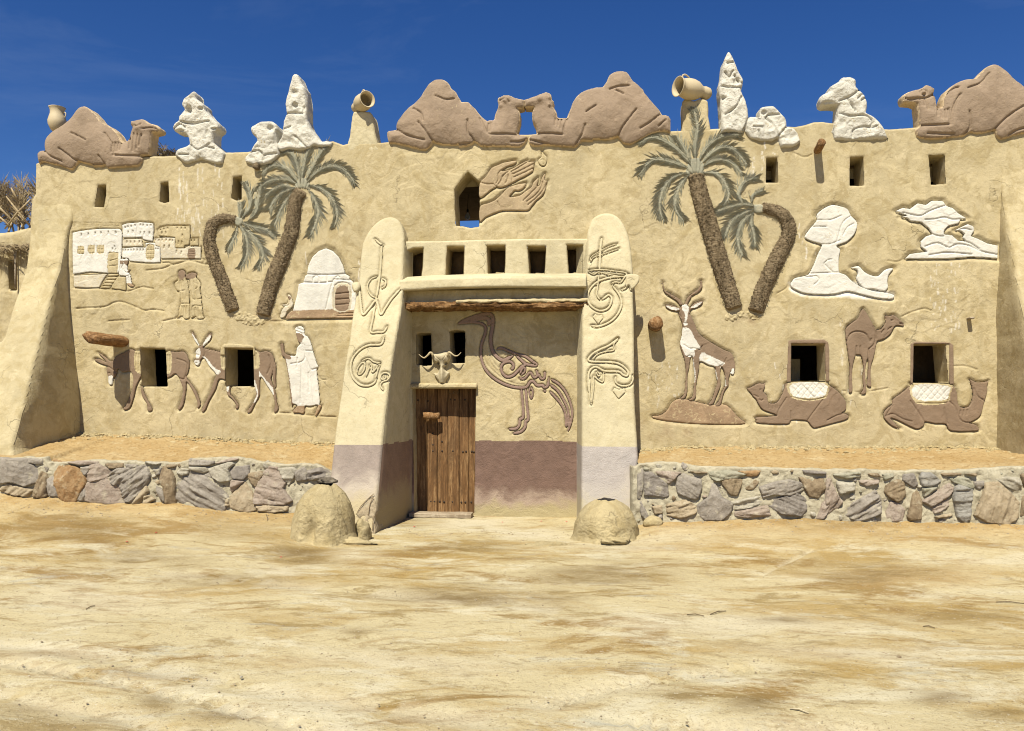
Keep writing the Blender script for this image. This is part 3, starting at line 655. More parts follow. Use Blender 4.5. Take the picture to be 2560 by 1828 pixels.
relief('village_house_relief', 'smallest hut at the far right of the village relief', 'relief', 'V 1988,480 2112,480 2120,595 1988,592', M_plain, grooves=GR('V 2010,505 2008,522|V 2057,505 2055,522', .01, .02, False), **VB)
relief('relief_terrace_wall', 'low pale terrace wall below the largest white village house', 'relief', 'V 148,1070 420,1055 690,1045 650,1100 600,1180 565,1258 350,1262 155,1255', M_cream, moat=(.03, .015), smooth_outline=False, cell=.009)
relief('relief_steps', 'five carved steps leading up to the door of the village house', 'relief',
  'V 705,1045 850,1042 838,1078 690,1082|V 688,1092 830,1090 815,1130 672,1132|V 660,1140 798,1142 785,1185 645,1180|V 630,1190 765,1195 750,1228 612,1226|V 590,1238 730,1240 715,1272 578,1270', M_plain, moat=(.02, .02), cell=.007, bev=.02)
relief('relief_bench', 'carved stone bench under the two seated men in the village relief', 'relief', 'V 850,1082 970,1092 976,1310 890,1292 740,1275 770,1210 800,1160', M_plain, moat=(.03, .018), smooth_outline=False)
relief('seated_men_relief', 'relief of two men in white seated on a bench by the village steps', 'relief',
  'V 868,1060 880,960 888,900 885,830 895,808 930,803 955,812 985,795 1010,810 1018,835 1012,880 990,905 1002,930 1003,985 1040,990 1012,1020 1040,1060 1062,1190 1105,1238 1050,1250 1015,1228 980,1190 968,1080', M_white,
  patches=[('face', M_brown, 'V 950,838 1018,832 1012,888 985,900 955,880|V 886,838 942,838 935,880 895,885'), ('hand', M_brown, 'V 1005,985 1042,985 1030,1010 1003,1008'), ('sandal', M_mound, 'V 985,1195 1064,1192 1108,1238 1050,1253 1012,1230')],
  grooves=GR('V 940,890 935,960 950,1000 1000,1030|V 940,880 905,960|V 975,1080 1035,1060|V 1015,1090 1030,1190', .006, .012), moat=(.03, .018), cell=.0065)
# ------------------------------------------------------------------ hands and drop over the gate
relief('hands_relief', 'relief of two cupped hands beside the pointed window', 'relief',
  'U 480,630 600,500 660,400 730,310 850,260 950,215 1080,190 1200,168 1232,180 1225,220 1160,262 1060,292 985,335 940,385 1120,340 1300,240 1450,163 1465,195 1590,183 1592,230 1580,265 1587,315 1562,350 1565,392 1400,500 1260,565 1130,640 1000,705 890,730 820,720 700,790 480,940'
  '|U 480,1110 640,1040 780,980 900,880 980,790 1060,720 1180,670 1300,640 1420,632 1412,690 1340,760 1260,792 1200,782 1150,830 1092,905 1130,912 1290,880 1400,800 1530,700 1560,620 1640,540 1668,512 1672,590 1650,680 1700,660 1730,540 1780,450 1815,438 1802,560 1857,578 1842,650 1817,740 1792,830 1732,910 1640,980 1540,1100 1450,1190 1160,1190 930,1200 760,1260 600,1330 480,1420',
  M_hand, grooves=GR('U 970,340 900,390 860,440 850,490 862,560 810,640|U 1120,400 1280,310 1440,205|U 1150,450 1380,340 1590,228|U 1170,512 1380,420 1582,318|U 775,662 800,690 835,712|U 1140,430 1150,500 1140,620|U 900,640 960,480 1080,380|U 860,660 920,560 940,490|U 1000,640 1050,540 1060,460|U 1365,985 1480,870 1625,730 1655,670|U 1435,1005 1600,885 1725,730 1755,600|U 1458,1075 1640,920 1775,760 1842,620|U 500,620 620,650 760,650|U 840,1010 880,1090', .0075, .02), moat=(.05, .028), rise=.002, bev=.02)
relief('drop_relief', 'small water drop relief above the fingertips of the carved hands', 'relief', 'H 348,722 345,745 362,765 382,790 380,825 362,858 332,857 310,830 312,805 335,785 338,750', M_wall, moat=(.035, .02), bev=.015,
  grooves=GR('H 325,815 345,805 365,815 366,835 350,845', .006, .010))
# ------------------------------------------------------------------ right wing
relief('gazelle_relief', 'brown and white horned gazelle relief standing on a mound', 'relief',
  'Q 205,270 240,265 320,290 330,283 348,265 325,275 300,240 240,200 200,170 185,130 180,92 190,88 203,148 260,183 322,220 345,258 362,262 385,210 420,178 470,140 487,108 488,78 503,74 508,120 482,162 430,192 402,232 388,268 408,288 440,255 508,233 505,262 460,292 412,308 412,350 425,372 450,430 480,500 560,560 680,630 740,655 762,690 768,722 776,760 762,832 733,826 742,800 720,870 722,920 692,960 672,1020 655,1082 608,1090 645,1040 663,980 692,920 690,850 678,800 660,772 652,860 657,920 622,1010 596,1072 553,1080 588,1030 608,960 628,900 613,830 608,772 558,757 490,727 482,780 467,860 457,930 457,1010 430,1045 393,1042 428,1010 438,920 443,850 434,770 424,692 410,702 402,770 387,840 387,960 367,1025 328,1030 358,990 368,900 373,830 362,720 343,660 323,590 338,520 343,430 330,385 313,345 320,318 300,322 250,312 215,292',
  M_brown, patches=[('white_blaze', M_white, 'Q 345,268 392,275 392,330 378,400 385,425 372,436 355,425 366,350 345,310'), ('white_chest', M_white, 'Q 348,455 402,460 440,530 492,622 445,630 438,690 380,684 352,640 326,580 340,520'),
   ('white_belly', M_white, 'Q 500,655 540,668 640,715 690,745 605,768 488,728'), ('white_leg_stripe', M_white, 'Q 428,690 442,760 452,850 440,905 432,840|Q 650,770 672,792 692,850 700,920 690,925 665,850|Q 612,790 625,840 630,880 622,900'),
   ('ear_lining', M_white, 'Q 213,276 300,293 316,306 260,308|Q 415,290 450,262 502,243 490,262 455,288'), ('white_tail_tip', M_white, 'Q 748,785 763,788 760,832 733,824')],
  grooves=GR('Q 355,590 400,620 440,620 490,630 505,600|Q 380,690 400,680 430,688|Q 640,768 680,745 702,700|Q 320,345 335,370|Q 400,345 412,340|Q 362,415 378,418|Q 345,440 365,465|Q 250,190 262,182|Q 280,212 292,200|Q 440,165 450,172|Q 415,192 425,200', .0075, .014), moat=(.05, .024), cell=.0085)
relief('mound_relief', 'faded brown mound relief under the gazelle hooves', 'relief',
  'Q 95,1175 170,1162 222,1120 260,1060 320,1030 400,1040 560,1078 680,1075 740,1110 800,1180 860,1232 700,1242 400,1232 150,1202', M_mound, moat=(.05, .02), bev=.03, rise=-.004)
def camel_windows(): pass
relief('kneeling_camel_relief', 'brown kneeling camel relief facing left with its head turned, under the window with frame', 'relief',
  'Q 868,950 905,935 960,905 1000,908 1020,902 1012,950 1002,972 1035,1010 1045,1062 1110,1062 1150,1000 1172,950 1212,895 1506,895 1525,912 1605,967 1670,1045 1676,1115 1640,1145 1665,1148 1700,1175 1664,1205 1560,1232 1440,1264 1400,1262 1365,1217 1340,1207 1230,1202 1195,1237 960,1227 944,1205 945,1180 1110,1167 1000,1122 960,1072 940,1032 915,1010 900,985',
  M_brown, patches=[('saddle_cloth', M_plain, 'Q 1208,890 1512,890 1515,1012 1480,1032 1380,1047 1230,1020'), ('saddle_pattern', M_white, 'Q 1232,908 1498,905 1500,1000 1400,1022 1245,1008')],
  grooves=GR('Q 1192,1020 1132,1110 1112,1165|Q 1482,1040 1400,1150 1362,1205|Q 1520,1205 1600,1165 1665,1150|Q 1225,1130 1228,1195|Q 1230,1015 1380,1042 1510,1015|Q 1228,900 1240,1005|Q 1048,1070 1050,1105|Q 1078,1070 1080,1110|Q 1108,1070 1110,1110|Q 970,1035 985,1045 1000,1035|Q 1110,1167 945,1180|Q 980,950 975,960|Q 925,1000 960,1015', .008, .015)+
   GR('Q 1240,985 1310,910|Q 1265,1010 1355,910|Q 1315,1015 1400,910|Q 1365,1020 1450,910|Q 1420,1015 1495,925|Q 1235,930 1300,1010|Q 1260,912 1360,1018|Q 1310,912 1410,1015|Q 1360,912 1455,1008|Q 1415,912 1495,995|Q 1460,910 1498,950', .005, .010, False), group='kneeling camel reliefs', smooth_outline=True)
relief('kneeling_camel_relief', 'brown kneeling camel relief facing right with raised neck, near the right buttress', 'relief',
  'R 722,576 1012,585 1062,620 1082,670 1087,740 1112,775 1160,775 1193,740 1205,680 1200,620 1185,570 1178,545 1212,560 1240,572 1300,570 1337,560 1325,600 1325,650 1303,720 1292,760 1270,840 1220,880 1180,902 1230,915 1252,940 1240,967 1030,967 988,912 900,907 820,892 812,922 760,952 700,932 600,882 542,862 560,885 600,930 622,947 570,937 518,900 483,850 498,800 553,750 560,710 640,650 700,598',
  M_brown, patches=[('saddle_cloth', M_plain, 'R 715,570 1016,575 1022,662 986,742 742,742'), ('saddle_pattern', M_white, 'R 735,595 1000,600 1010,665 975,715 750,712')],
  grooves=GR('R 700,722 760,810 812,890|R 500,850 560,828 640,870 712,890|R 1000,715 1060,770 1090,850 1122,890 1182,900|R 975,780 980,820 1002,910|R 1215,620 1240,680 1295,722|R 742,740 985,738 1015,680|R 1105,800 1102,830|R 1130,798 1128,835|R 1158,795 1156,835|R 720,590 745,735|R 1255,700 1290,712|R 555,760 500,850', .008, .015)+
   GR('R 745,690 810,600|R 760,712 870,600|R 820,712 920,600|R 870,712 970,602|R 925,712 1005,620|R 975,712 1010,670|R 740,610 800,712|R 760,598 860,712|R 820,598 920,712|R 870,598 970,712|R 925,600 990,690', .005, .010, False), group='kneeling camel reliefs')
relief('standing_camel_relief', 'brown standing camel relief seen from behind, between the two framed windows', 'relief',
  'P 320,1046 350,1080 382,1140 412,1190 425,1215 460,1213 488,1180 498,1150 495,1110 505,1100 530,1105 570,1098 612,1130 652,1170 642,1188 592,1182 568,1200 542,1250 490,1292 442,1307 432,1315 422,1370 407,1440 388,1500 382,1590 388,1678 350,1672 356,1600 362,1500 360,1450 348,1480 337,1560 342,1640 345,1732 298,1737 320,1700 317,1600 322,1520 305,1432 275,1422 255,1432 240,1500 230,1600 234,1712 203,1727 205,1620 210,1520 198,1430 183,1320 173,1250 185,1198 230,1158 270,1128 300,1070',
  M_brown, grooves=GR('P 185,1310 215,1250 270,1230 340,1250 375,1312 385,1290|P 400,1190 422,1260 410,1330 370,1370|P 425,1225 425,1290|P 470,1240 485,1215|P 520,1215 545,1195|P 545,1140 560,1138|P 365,1370 362,1450|P 295,1350 300,1420|P 265,1350 262,1420|P 615,1165 645,1172', .009, .02), moat=(.05, .026))
relief('mushroom_rock_relief', 'tall white mushroom rock relief with a broad base beside the palm', 'relief',
  'P -155,455 -110,390 -60,330 -58,280 0,230 65,203 120,210 190,235 222,290 270,345 265,400 242,450 190,500 150,517 102,537 135,565 125,620 120,700 130,750 180,770 230,820 300,865 400,900 480,910 568,932 555,967 450,962 330,937 200,905 100,925 0,932 -150,922 -230,892 -272,860 -240,800 -160,780 -120,760 -80,680 -50,600 -18,530 -80,507 -140,482',
  M_white, grooves=GR('P -60,325 50,325 140,290|P 105,500 150,350 220,290|P 155,450 190,385 240,355|P -18,522 50,520 130,490|P 0,680 30,650 62,645|P 0,680 50,730 75,750|P -120,760 0,755 130,750|P -60,780 -40,810 -80,850|P -160,790 -60,780|P -90,380 20,380', .008, .014), moat=(.065, .028))
relief('hen_rock_relief', 'white rock relief shaped like a hen on the slope of the mushroom rock', 'relief',
  'P 222,712 255,702 290,700 330,742 380,770 440,780 480,742 520,720 568,720 530,770 520,830 525,870 490,907 400,887 335,887 290,852 263,800 275,760 265,730', M_white, moat=(.06, .028), bev=.02)
relief('flat_rock_relief', 'white relief of a flat-topped desert rock on layered ground near the right buttress', 'relief',
  'P 576,255 640,226 700,235 760,190 830,202 875,168 970,172 997,210 1048,228 1095,272 1163,312 1110,323 1092,355 1010,375 980,405 973,440 1040,450 1088,490 1148,495 1128,470 1140,440 1100,410 1058,412 1110,385 1170,357 1215,375 1224,410 1195,455 1250,475 1330,515 1412,532 1410,642 1300,632 1200,627 1000,642 840,642 658,642 700,600 835,583 785,545 783,500 830,458 880,440 850,395 790,345 700,335 668,310 615,302 672,290',
  M_white, grooves=GR('P 640,265 720,285 790,290 860,252 930,225 985,208|P 820,322 900,318 975,303 1040,320 1110,318|P 820,540 920,512 1010,550 1080,522 1180,535 1280,580 1405,607|P 880,440 925,455 970,457|P 1090,490 1180,510 1260,560|P 1085,405 1140,395 1195,408|P 850,610 1000,590 1200,605', .009, .02), moat=(.065, .03), smooth_outline=False)
# ------------------------------------------------------------------ bird on the gate wall, drawn in raised strokes
def stroke_polys(strokes, surf=WALL):
    """turns 'tile pts' + half width into closed strip polygons"""
    out = []
    for s, hw in strokes:
        p = surf.xz(P(s)); p = catmull(p, 5) if len(p) > 2 else p; p = resample(p, .012)
        t = np.gradient(p, axis=0); t /= np.hypot(*t.T)[:, None]+1e-9; nn = np.stack([-t[:, 1], t[:, 0]], 1)
        f = np.linspace(0, 1, len(p)); wv = hw*np.clip(np.minimum(f, 1-f)*14+.35, 0, 1)[:, None]
        out.append(np.vstack([p+nn*wv, (p-nn*wv)[::-1]]))
    return out
def stroke_relief(name, label, cat, strokes, mat, surf=WALL, **k):
    relief(name, label, cat, stroke_polys(strokes, surf), mat, surf=surf, smooth_outline=False, **k)
w0 = .021
bird = [('T 180,242 300,188 420,147 480,138 520,150 538,200 530,290 515,370 518,460 540,530 585,585 640,615 690,595 745,565', w0*1.3),
 ('T 180,242 300,225 400,232 455,265 462,320 445,380 420,450 413,550 430,640 470,720 540,790 640,850 750,885 870,888 915,832 950,830 985,868 1045,868 1052,888 1090,878 1100,840 1106,785', w0),
 ('T 300,215 380,190 460,180 500,210 490,260', w0*1.5),
 ('T 570,505 620,488 700,520 780,552 860,570 930,620 982,665 880,655 820,608 768,558', w0),
 ('T 880,658 830,680 790,722 740,768 680,782 632,742 622,680 650,640 712,627 745,660 738,700 715,702', w0),
 ('T 812,762 830,710 860,690 857,735 815,762', w0*.8), ('T 800,795 855,800 895,755 920,738 955,790 990,765 975,712', w0*.9), ('T 1000,752 1025,800 1060,792 1062,728', w0*.9),
 ('T 825,905 840,1060 845,1190 812,1212 806,1270 770,1308 695,1312', w0), ('T 870,905 882,1060 896,1210 870,1232 865,1290 820,1338 740,1357', w0),
 ('T 1125,808 1200,850 1270,930 1320,1040 1342,1140 1332,1230 1298,1335', w0*.9), ('T 1115,858 1190,918 1250,1010 1300,1130 1308,1305', w0*.9), ('T 1115,930 1195,1015 1255,1105 1278,1200 1280,1295', w0*.9),
 ('T 920,882 903,935 926,1002 942,940 922,885', w0*.7), ('T 1050,935 1062,925 1075,935', w0*.8)]
stroke_relief('bird_relief', 'long-legged wading bird relief drawn in brown calligraphic strokes beside the door', 'relief', bird, M_bird, moat=(.020, .016), rise=.006, bev=.007, cell=.007)
WALL_CUTS = GR('T 440,560 470,640 540,720 640,800 760,850 860,860|T 480,560 520,650 580,720|T 500,550 550,640 620,710|T 455,250 470,310 470,400|T 660,560 640,590 600,560|T 1140,840 1220,900 1290,1010 1320,1130|T 1130,900 1210,970 1280,1110', .010, .014)
# incised lines in the plaster
WALL_CUTS += GR('V 150,1265 400,1278 570,1275 750,1302 890,1292 1000,1318 1120,1278 1230,1248 1320,1262 1410,1275|V 1035,850 1300,872 1500,868 1640,862 1700,892 1800,875 1950,832 2050,842 2200,885 2280,882|V 1530,805 1800,800 1960,812 2195,808 2200,860|V 1300,985 1500,965 1600,940 1680,900|C 620,882 700,878 850,868 920,835 990,828 1100,868 1170,898 1240,890 1330,902|C 880,985 960,978 1050,975|C 1320,985 1450,960 1624,972|D 900,822 1000,820 1200,800|D 1200,800 1380,803 1565,798|D 960,1565 1080,1572 1260,1592 1430,1600|D 1255,1200 1300,1290 1345,1300', .012, .018)
WALL_CUTS += GR('P 520,655 590,665 650,640|O 1180,920 1250,880 1290,820 1340,780|P 150,1712 260,1722 400,1712 520,1690|P 630,1110 720,1070 810,1045 870,1062|M 1310,915 1400,950 1460,930|R 1050,440 1150,440 1240,470', .010, .015)
for k in range(34):      # scratched lattice of sticks on the roof of the village house
    x0 = 130+k*24; WALL_CUTS += GR('V %d,%d %d,%d|V %d,%d %d,%d' % (x0, 345-k*.9, x0+62, 225+k*.4, x0+60, 335-k*.6, x0, 235+k*.2), .005, .010, False)
WALL_CUTS += GR('V 130,285 500,272 1000,285|V 130,300 500,292 930,298', .006, .012)
for p, wd, dp in WALL_CUTS: WALL.cuts.append((WALL.xz(p), wd, dp))
# ------------------------------------------------------------------ lettering on the pillars
q = .0165
stroke_relief('welcome_lettering', 'raised lettering WELCOME running down the left gate pillar', 'lettering',
 [('X 392,68 432,108 478,140 462,150 455,300 440,470 425,560 410,665', q), ('X 462,470 500,495 498,545 455,575', q*.8), ('X 415,452 355,478 318,540 325,600 355,645 395,668', q*.8),
  ('X 232,575 245,700 270,838 340,770 405,700 450,835 500,770 560,680 640,590 660,575', q*1.15),
  ('X 395,745 372,880 350,1012 420,1018 485,1012 520,955', q), ('X 487,1060 455,1140 330,1150 235,1200 165,1290 148,1390 172,1480 240,1548 320,1562 385,1535 412,1490', q*1.05),
  ('X 212,1440 220,1385 262,1330 292,1340 285,1400 250,1445 212,1440', q*.8), ('X 300,1475 335,1385 352,1350 370,1425 440,1345 425,1400 400,1490', q*.85), ('X 262,1310 330,1285 380,1320 450,1330', q*.7),
  ('X 480,1472 505,1462 500,1490 468,1498 452,1470 475,1435 525,1435 545,1468 520,1505 475,1520 450,1560 480,1612', q*.8)], M_pil, surf=S_LP, moat=(.034, .024), rise=.004, bev=.008, cell=.007)
relief('fist_relief', 'raised plaster knob at the end of the W on the left gate pillar', 'relief', 'X 160,555 168,525 190,508 240,515 250,560 232,600 210,618 180,608', M_pil, surf=S_LP, moat=None, rise=.06, bev=.05, cell=.009)
stroke_relief('arabic_lettering', 'raised Arabic calligraphy with hearts and a sword on the right gate pillar', 'lettering',
 [('Y 262,60 248,180 240,380', q*1.1), ('Y 140,300 160,250 230,205 330,150 420,120', q*.6), ('Y 150,305 175,262 250,235 350,200 440,168', q*.6),
  ('Y 470,455 350,462 230,500 150,570 118,660 145,745 230,798 310,785 352,735 362,670 330,640 285,672 255,690', q), ('Y 235,430 222,540 212,640 245,690', q*.8),
  ('Y 365,540 440,640 462,740 420,840 340,915 230,958 150,952', q*1.0), ('Y 110,395 180,432 230,408 360,438 480,455 512,418 390,398 250,382 110,395', q*.7),
  ('Y 358,525 400,508 455,512 495,460 545,430', q*.8), ('Y 455,590 500,575 540,540 560,600', q*.8),
  ('Y 430,1080 385,1140 385,1200 300,1215 215,1245 165,1300', q*.7), ('Y 428,1078 340,1150 240,1195 155,1250 138,1312 350,1322 450,1345 525,1410 520,1460 475,1450 430,1418 290,1412 200,1370 140,1410 125,1500 128,1624', q),
  ('J 895,1290 890,1400 902,1500 915,1420 925,1330 925,1270 960,1300 1000,1312 1002,1240', q*.75), ('Y 200,1420 225,1462 245,1452 215,1415', q*.6), ('J 1100,1270 1102,1320 1150,1348 1215,1340 1242,1300 1238,1262', q*.8)], M_pil, surf=S_RP, moat=(.034, .024), rise=.004, bev=.008, cell=.007)
relief('heart_relief', 'small heart relief under the upper swirl on the right gate pillar', 'relief', 'Y 225,938 165,862 195,830 225,847 265,838 278,875', M_pil, surf=S_RP, moat=(.028, .016), smooth_outline=False, group='hearts on the right pillar')
relief('heart_relief', 'small heart relief below all the calligraphy, lower on the right gate pillar', 'relief', 'J 1125,1455 1075,1388 1090,1362 1130,1378 1175,1365 1182,1400', M_pil, surf=S_RP, moat=(.028, .016), smooth_outline=False, group='hearts on the right pillar')
relief('camel_head_relief', 'carved camel head jutting from the outer edge of the right gate pillar', 'relief', 'Y 508,452 545,428 635,438 642,500 605,558 562,588 535,542 505,570', M_pil, surf=S_RP, moat=None, rise=.03, bev=.03, cell=.009, grooves=GR('Y 525,480 560,475 590,495 555,490', .006, .012))
# ------------------------------------------------------------------ the mud building
B = thing('mud_building', 'ochre mud-plastered facade with a gate between two battered pillars and relief figures', 'building', (-1.0, .2, 0))
def roofz(pts):
    a = np.array([un(px, py, 0) for px, py in pts]); return a[np.argsort(a[:, 0])]
RL = roofz([(60,415),(92,410),(354,394),(437,392),(560,384),(615,382),(700,372),(831,356),(856,365),(871,362),(967,359),(1100,350),(1250,341),(1345,338),(1500,335),(1675,331),(1774,327),(1805,324),(1900,322),(1989,320),(2036,309),(2060,308),(2226,327),(2294,322),(2400,326),(2480,330),(2620,332)])
XA, XB = un(90, 600, 0)[0], 7.4
holes = [WALL.xz(P(s)) for s, _ in WIN_LOW]+[WALL.xz(P(s)) for s in WIN_UP]+[WALL.xz(P(WIN_POINT))]+[WALL.xz(P(s)) for s in WIN_SKULL]+[WALL.xz(P(DOOR))]
YN = -.17; SN = Surf(y0=YN, k=.6)
NICH = ['I 545,250 600,228 675,226 668,380 655,465 600,478 525,478 535,400', 'I 870,215 1008,215 1003,380 1000,455 930,462 858,458 862,330', 'I 1192,208 1342,206 1340,350 1333,436 1200,432 1196,300',
        'J 385,212 535,212 528,350 522,440 402,442 395,330', 'J 705,200 835,202 833,350 832,442 722,440 712,320']
for s in NICH: pl = SN.xz(P(s)); c = pl.mean(0); holes.append(c+(pl-c)*1.12)
def build_wall():
    cell = .0118
    nx = int((XB-XA)/cell); xs = np.linspace(XA, XB, nx); top = np.interp(xs, RL[:, 0], RL[:, 1])+.012*fbm(xs*5, xs*0, 3, 4)
    z0 = -.1; nz = int(5.7/cell); f = np.linspace(0, 1, nz)
    X = np.repeat(xs[None], nz, 0); Z = z0+(top[None]-z0)*f[:, None]
    h = np.zeros_like(X); hm = np.zeros_like(X)
    def box(b0, b1):
        i0 = np.searchsorted(xs, b0[0]); i1 = np.searchsorted(xs, b1[0])
        j0 = max(0, int((b0[1]-z0)/(top.max()-z0)*nz)-4); j1 = min(nz, int((b1[1]-z0)/(top.min()-z0)*nz)+4)
        return slice(j0, j1), slice(i0, i1)
    for pl, mw, md in WALL.moats:
        s = box(pl.min(0)-mw, pl.max(0)+mw)
        if X[s].size == 0: continue
        sd, _, _ = sdf(X[s], Z[s], pl)
        hm[s] = np.maximum(hm[s], np.where(sd >= 0, md+.014, md*sst(np.clip(1+sd/mw, 0, 1))))
    for pts, wd, dp in WALL.cuts:
        s = box(pts.min(0)-wd*3, pts.max(0)+wd*3)
        if X[s].size == 0: continue
        d, _, _ = seg_dist(X[s], Z[s], pts); hm[s] = np.maximum(hm[s], dp*np.exp(-(d/wd)**2))
    h -= hm
    keep = np.ones((nz-1, nx-1), bool)
    for pl in holes:
        s = box(pl.min(0)-.1, pl.max(0)+.1)
        sd, bx, bz = sdf(X[s], Z[s], pl)
        xc = (X[s][:-1, :-1]+X[s][1:, 1:])/2; zc = (Z[s][:-1, :-1]+Z[s][1:, 1:])/2
        sc = (sd[:-1, :-1]+sd[1:, :-1]+sd[:-1, 1:]+sd[1:, 1:])/4
        kk = keep[s[0].start:s[0].stop-1, s[1].start:s[1].stop-1]; kk &= sc < 0
        m = (sd > 0) & (sd < cell*1.3)
        X[s] = np.where(m, bx, X[s]); Z[s] = np.where(m, bz, Z[s])
        sd2 = np.where(m, 0, sd)
        kk &= (sd2[:-1, :-1] <= 0) & (sd2[1:, :-1] <= 0) & (sd2[:-1, 1:] <= 0) & (sd2[1:, 1:] <= 0)
        t = np.clip(-sd2/.03, 0, 1); h[s] = np.where(sd2 > -.03, h[s]-.014*(1-t)**2, h[s])
    Y = WALL.y(X, Z)-h
    # white paint runs under the gypsum figures, brown splash
    wh = np.zeros_like(X); br = np.zeros_like(X)
    def runs(px0, py0, px1, py1, n, wd=.009, L=(.05, .3), amt=.75):
        (xa, za), (xb, zb) = un(px0, py0, 0), un(px1, py1, 0)
        for _ in range(n):
            x = random.uniform(xa, xb); z = random.uniform(zb, za); l = random.uniform(*L); ww = wd*random.uniform(.6, 1.3)
            s = box((x-.05, z-l), (x+.05, z))
            g = np.exp(-((X[s]-x-.006*np.sin(Z[s]*30))/ww)**2)*(fbm(X[s]*30, Z[s]*22, 2, int(x*10) & 7) > -.12)*amt*random.uniform(.4, 1)
            g *= (Z[s] < z) & (Z[s] > z-l); wh[s] = np.maximum(wh[s], g)
    runs(440, 400, 560, 560, 46); runs(1860, 350, 1960, 420, 14); runs(1990, 540, 2040, 600, 6); runs(2325, 655, 2400, 830, 60, L=(.02, .10)); runs(1620, 900, 1700, 1010, 24, L=(.03, .1))
    runs(1900, 900, 2040, 1060, 18, L=(.03, .12)); runs(740, 620, 900, 700, 6); runs(860, 1030, 900, 1090, 8, L=(.02, .06)); runs(2100, 780, 2160, 1000, 16, L=(.03, .15))
    # brushed edges of the white rock bases
    for s_, soft in (('P -270,800 -150,780 100,760 300,865 560,930 560,960 300,950 100,935 -150,930 -260,900', .05),):
        pl = WALL.xz(P(s_)); s = box(pl.min(0)-.1, pl.max(0)+.1); sd, _, _ = sdf(X[s], Z[s], pl)
        wh[s] = np.maximum(wh[s], np.clip(1+(sd+.03*fbm(X[s]*20, Z[s]*20, 3, 5))/soft, 0, 1)*.9*(Z[s] < pl[:, 1].max()-.1))
    for c_, r_ in (((640, 795), .28), ((1870, 800), .22), ((1690, 1062), .5), ((2145, 905), .10)):
        x, z = un(*c_, 0); g = np.exp(-(((X-x)/r_)**2+((Z-z)/(r_*.35))**2))*(.25+.9*fbm(X*9, Z*9, 4, 6)); br = np.maximum(br, np.clip(g, 0, .45))
    # top of the wall rolls over to the back
    ex = []; ey = []; ez = []
    y1 = Y[-1]; 
    for k in range(1, 5): a = k/4*math.pi/2; ex.append(xs); ey.append(y1+.05*math.sin(a)*1.0); ez.append(top-.0+.03*math.sin(a))
    for k in range(1, 9): ex.append(xs); ey.append(y1+.05+.40*k/8); ez.append(top+.03+.012*fbm(xs*6, xs*0+k, 2, 3)*(k < 8))
    ex.append(xs); ey.append(xs*0+.47); ez.append(top-.6)
    nE = len(ex)
    XX = np.vstack([X]+[np.array(ex)]); YY = np.vstack([Y, np.array(ey)]); ZZ = np.vstack([Z, np.array(ez)])
    idx = np.arange(XX.size).reshape(XX.shape)
    kp = np.vstack([keep, np.ones((nE, nx-1), bool)])
    j, i = np.nonzero(kp)
    Q = np.stack([idx[j, i], idx[j, i+1], idx[j+1, i+1], idx[j+1, i]], 1)
    V = np.stack([XX.ravel(), YY.ravel(), ZZ.ravel()], 1)
    W = np.concatenate([wh.ravel(), np.zeros(nE*nx)]); BR = np.concatenate([br.ravel(), np.zeros(nE*nx)])
    xc = V[Q, 0].mean(1); zc = V[Q, 2].mean(1)
    gx0, gx1 = un(1000, 900, 0)[0], un(1460, 900, 0)[0]; gz = un(1240, 770, 0)[1]
    gate = (xc > gx0) & (xc < gx1) & (zc < gz)
    for nme, mask in (('front_wall', ~gate), ('gate_wall', gate)):
        q = Q[mask]; u = np.unique(q); rm = np.full(len(V), -1); rm[u] = np.arange(len(u))
        mi = np.where((zc[mask] < 1.115+.01*fbm(xc[mask]*3, xc[mask]*0, 2, 3)) & (nme == 'gate_wall'), 1, 0)
        mesh(nme, V[u], rm[q], [M_wall, M_dadoG], B, True, mi, dict(white=W[u], brown=BR[u]))
build_wall()
# window openings
for k, (s, dp) in enumerate(WIN_LOW): reveal(WALL.xz(P(s)), WALL, dp, M_plain, parent=B)
for s in WIN_UP: reveal(WALL.xz(P(s)), WALL, .42, M_plain, parent=B)
reveal(WALL.xz(P(WIN_POINT)), WALL, .42, M_plain, parent=B)
for s in WIN_SKULL: reveal(WALL.xz(P(s)), WALL, .42, M_plain, parent=B)
reveal(WALL.xz(P(DOOR)), WALL, .30, M_plain, name='door_opening', parent=B)
relief('painted_window_frame', 'brown painted raised frame', None, 'Q 1190,895 1195,760 1203,562 1230,550 1490,548 1527,570 1537,640 1535,890', M_brown, holes='Q 1225,900 1228,582 1500,584 1505,900', moat=None, rise=.018, bev=.012, parent=B, smooth_outline=False)
relief('painted_window_frame', 'brown painted raised frame', None, 'R 697,582 700,258 740,240 1020,248 1048,270 1052,590', M_brown, holes='R 722,590 725,262 1012,262 1015,600', moat=None, rise=.014, bev=.012, parent=B, smooth_outline=False)
relief('window_lip', None, None, 'D 490,1100 492,1040 510,1012 560,1003 740,1015 772,1030 772,1100', M_plain, holes='D 527,1200 527,1040 757,1045 757,1200', moat=None, rise=.02, bev=.02, parent=B, smooth_outline=False)
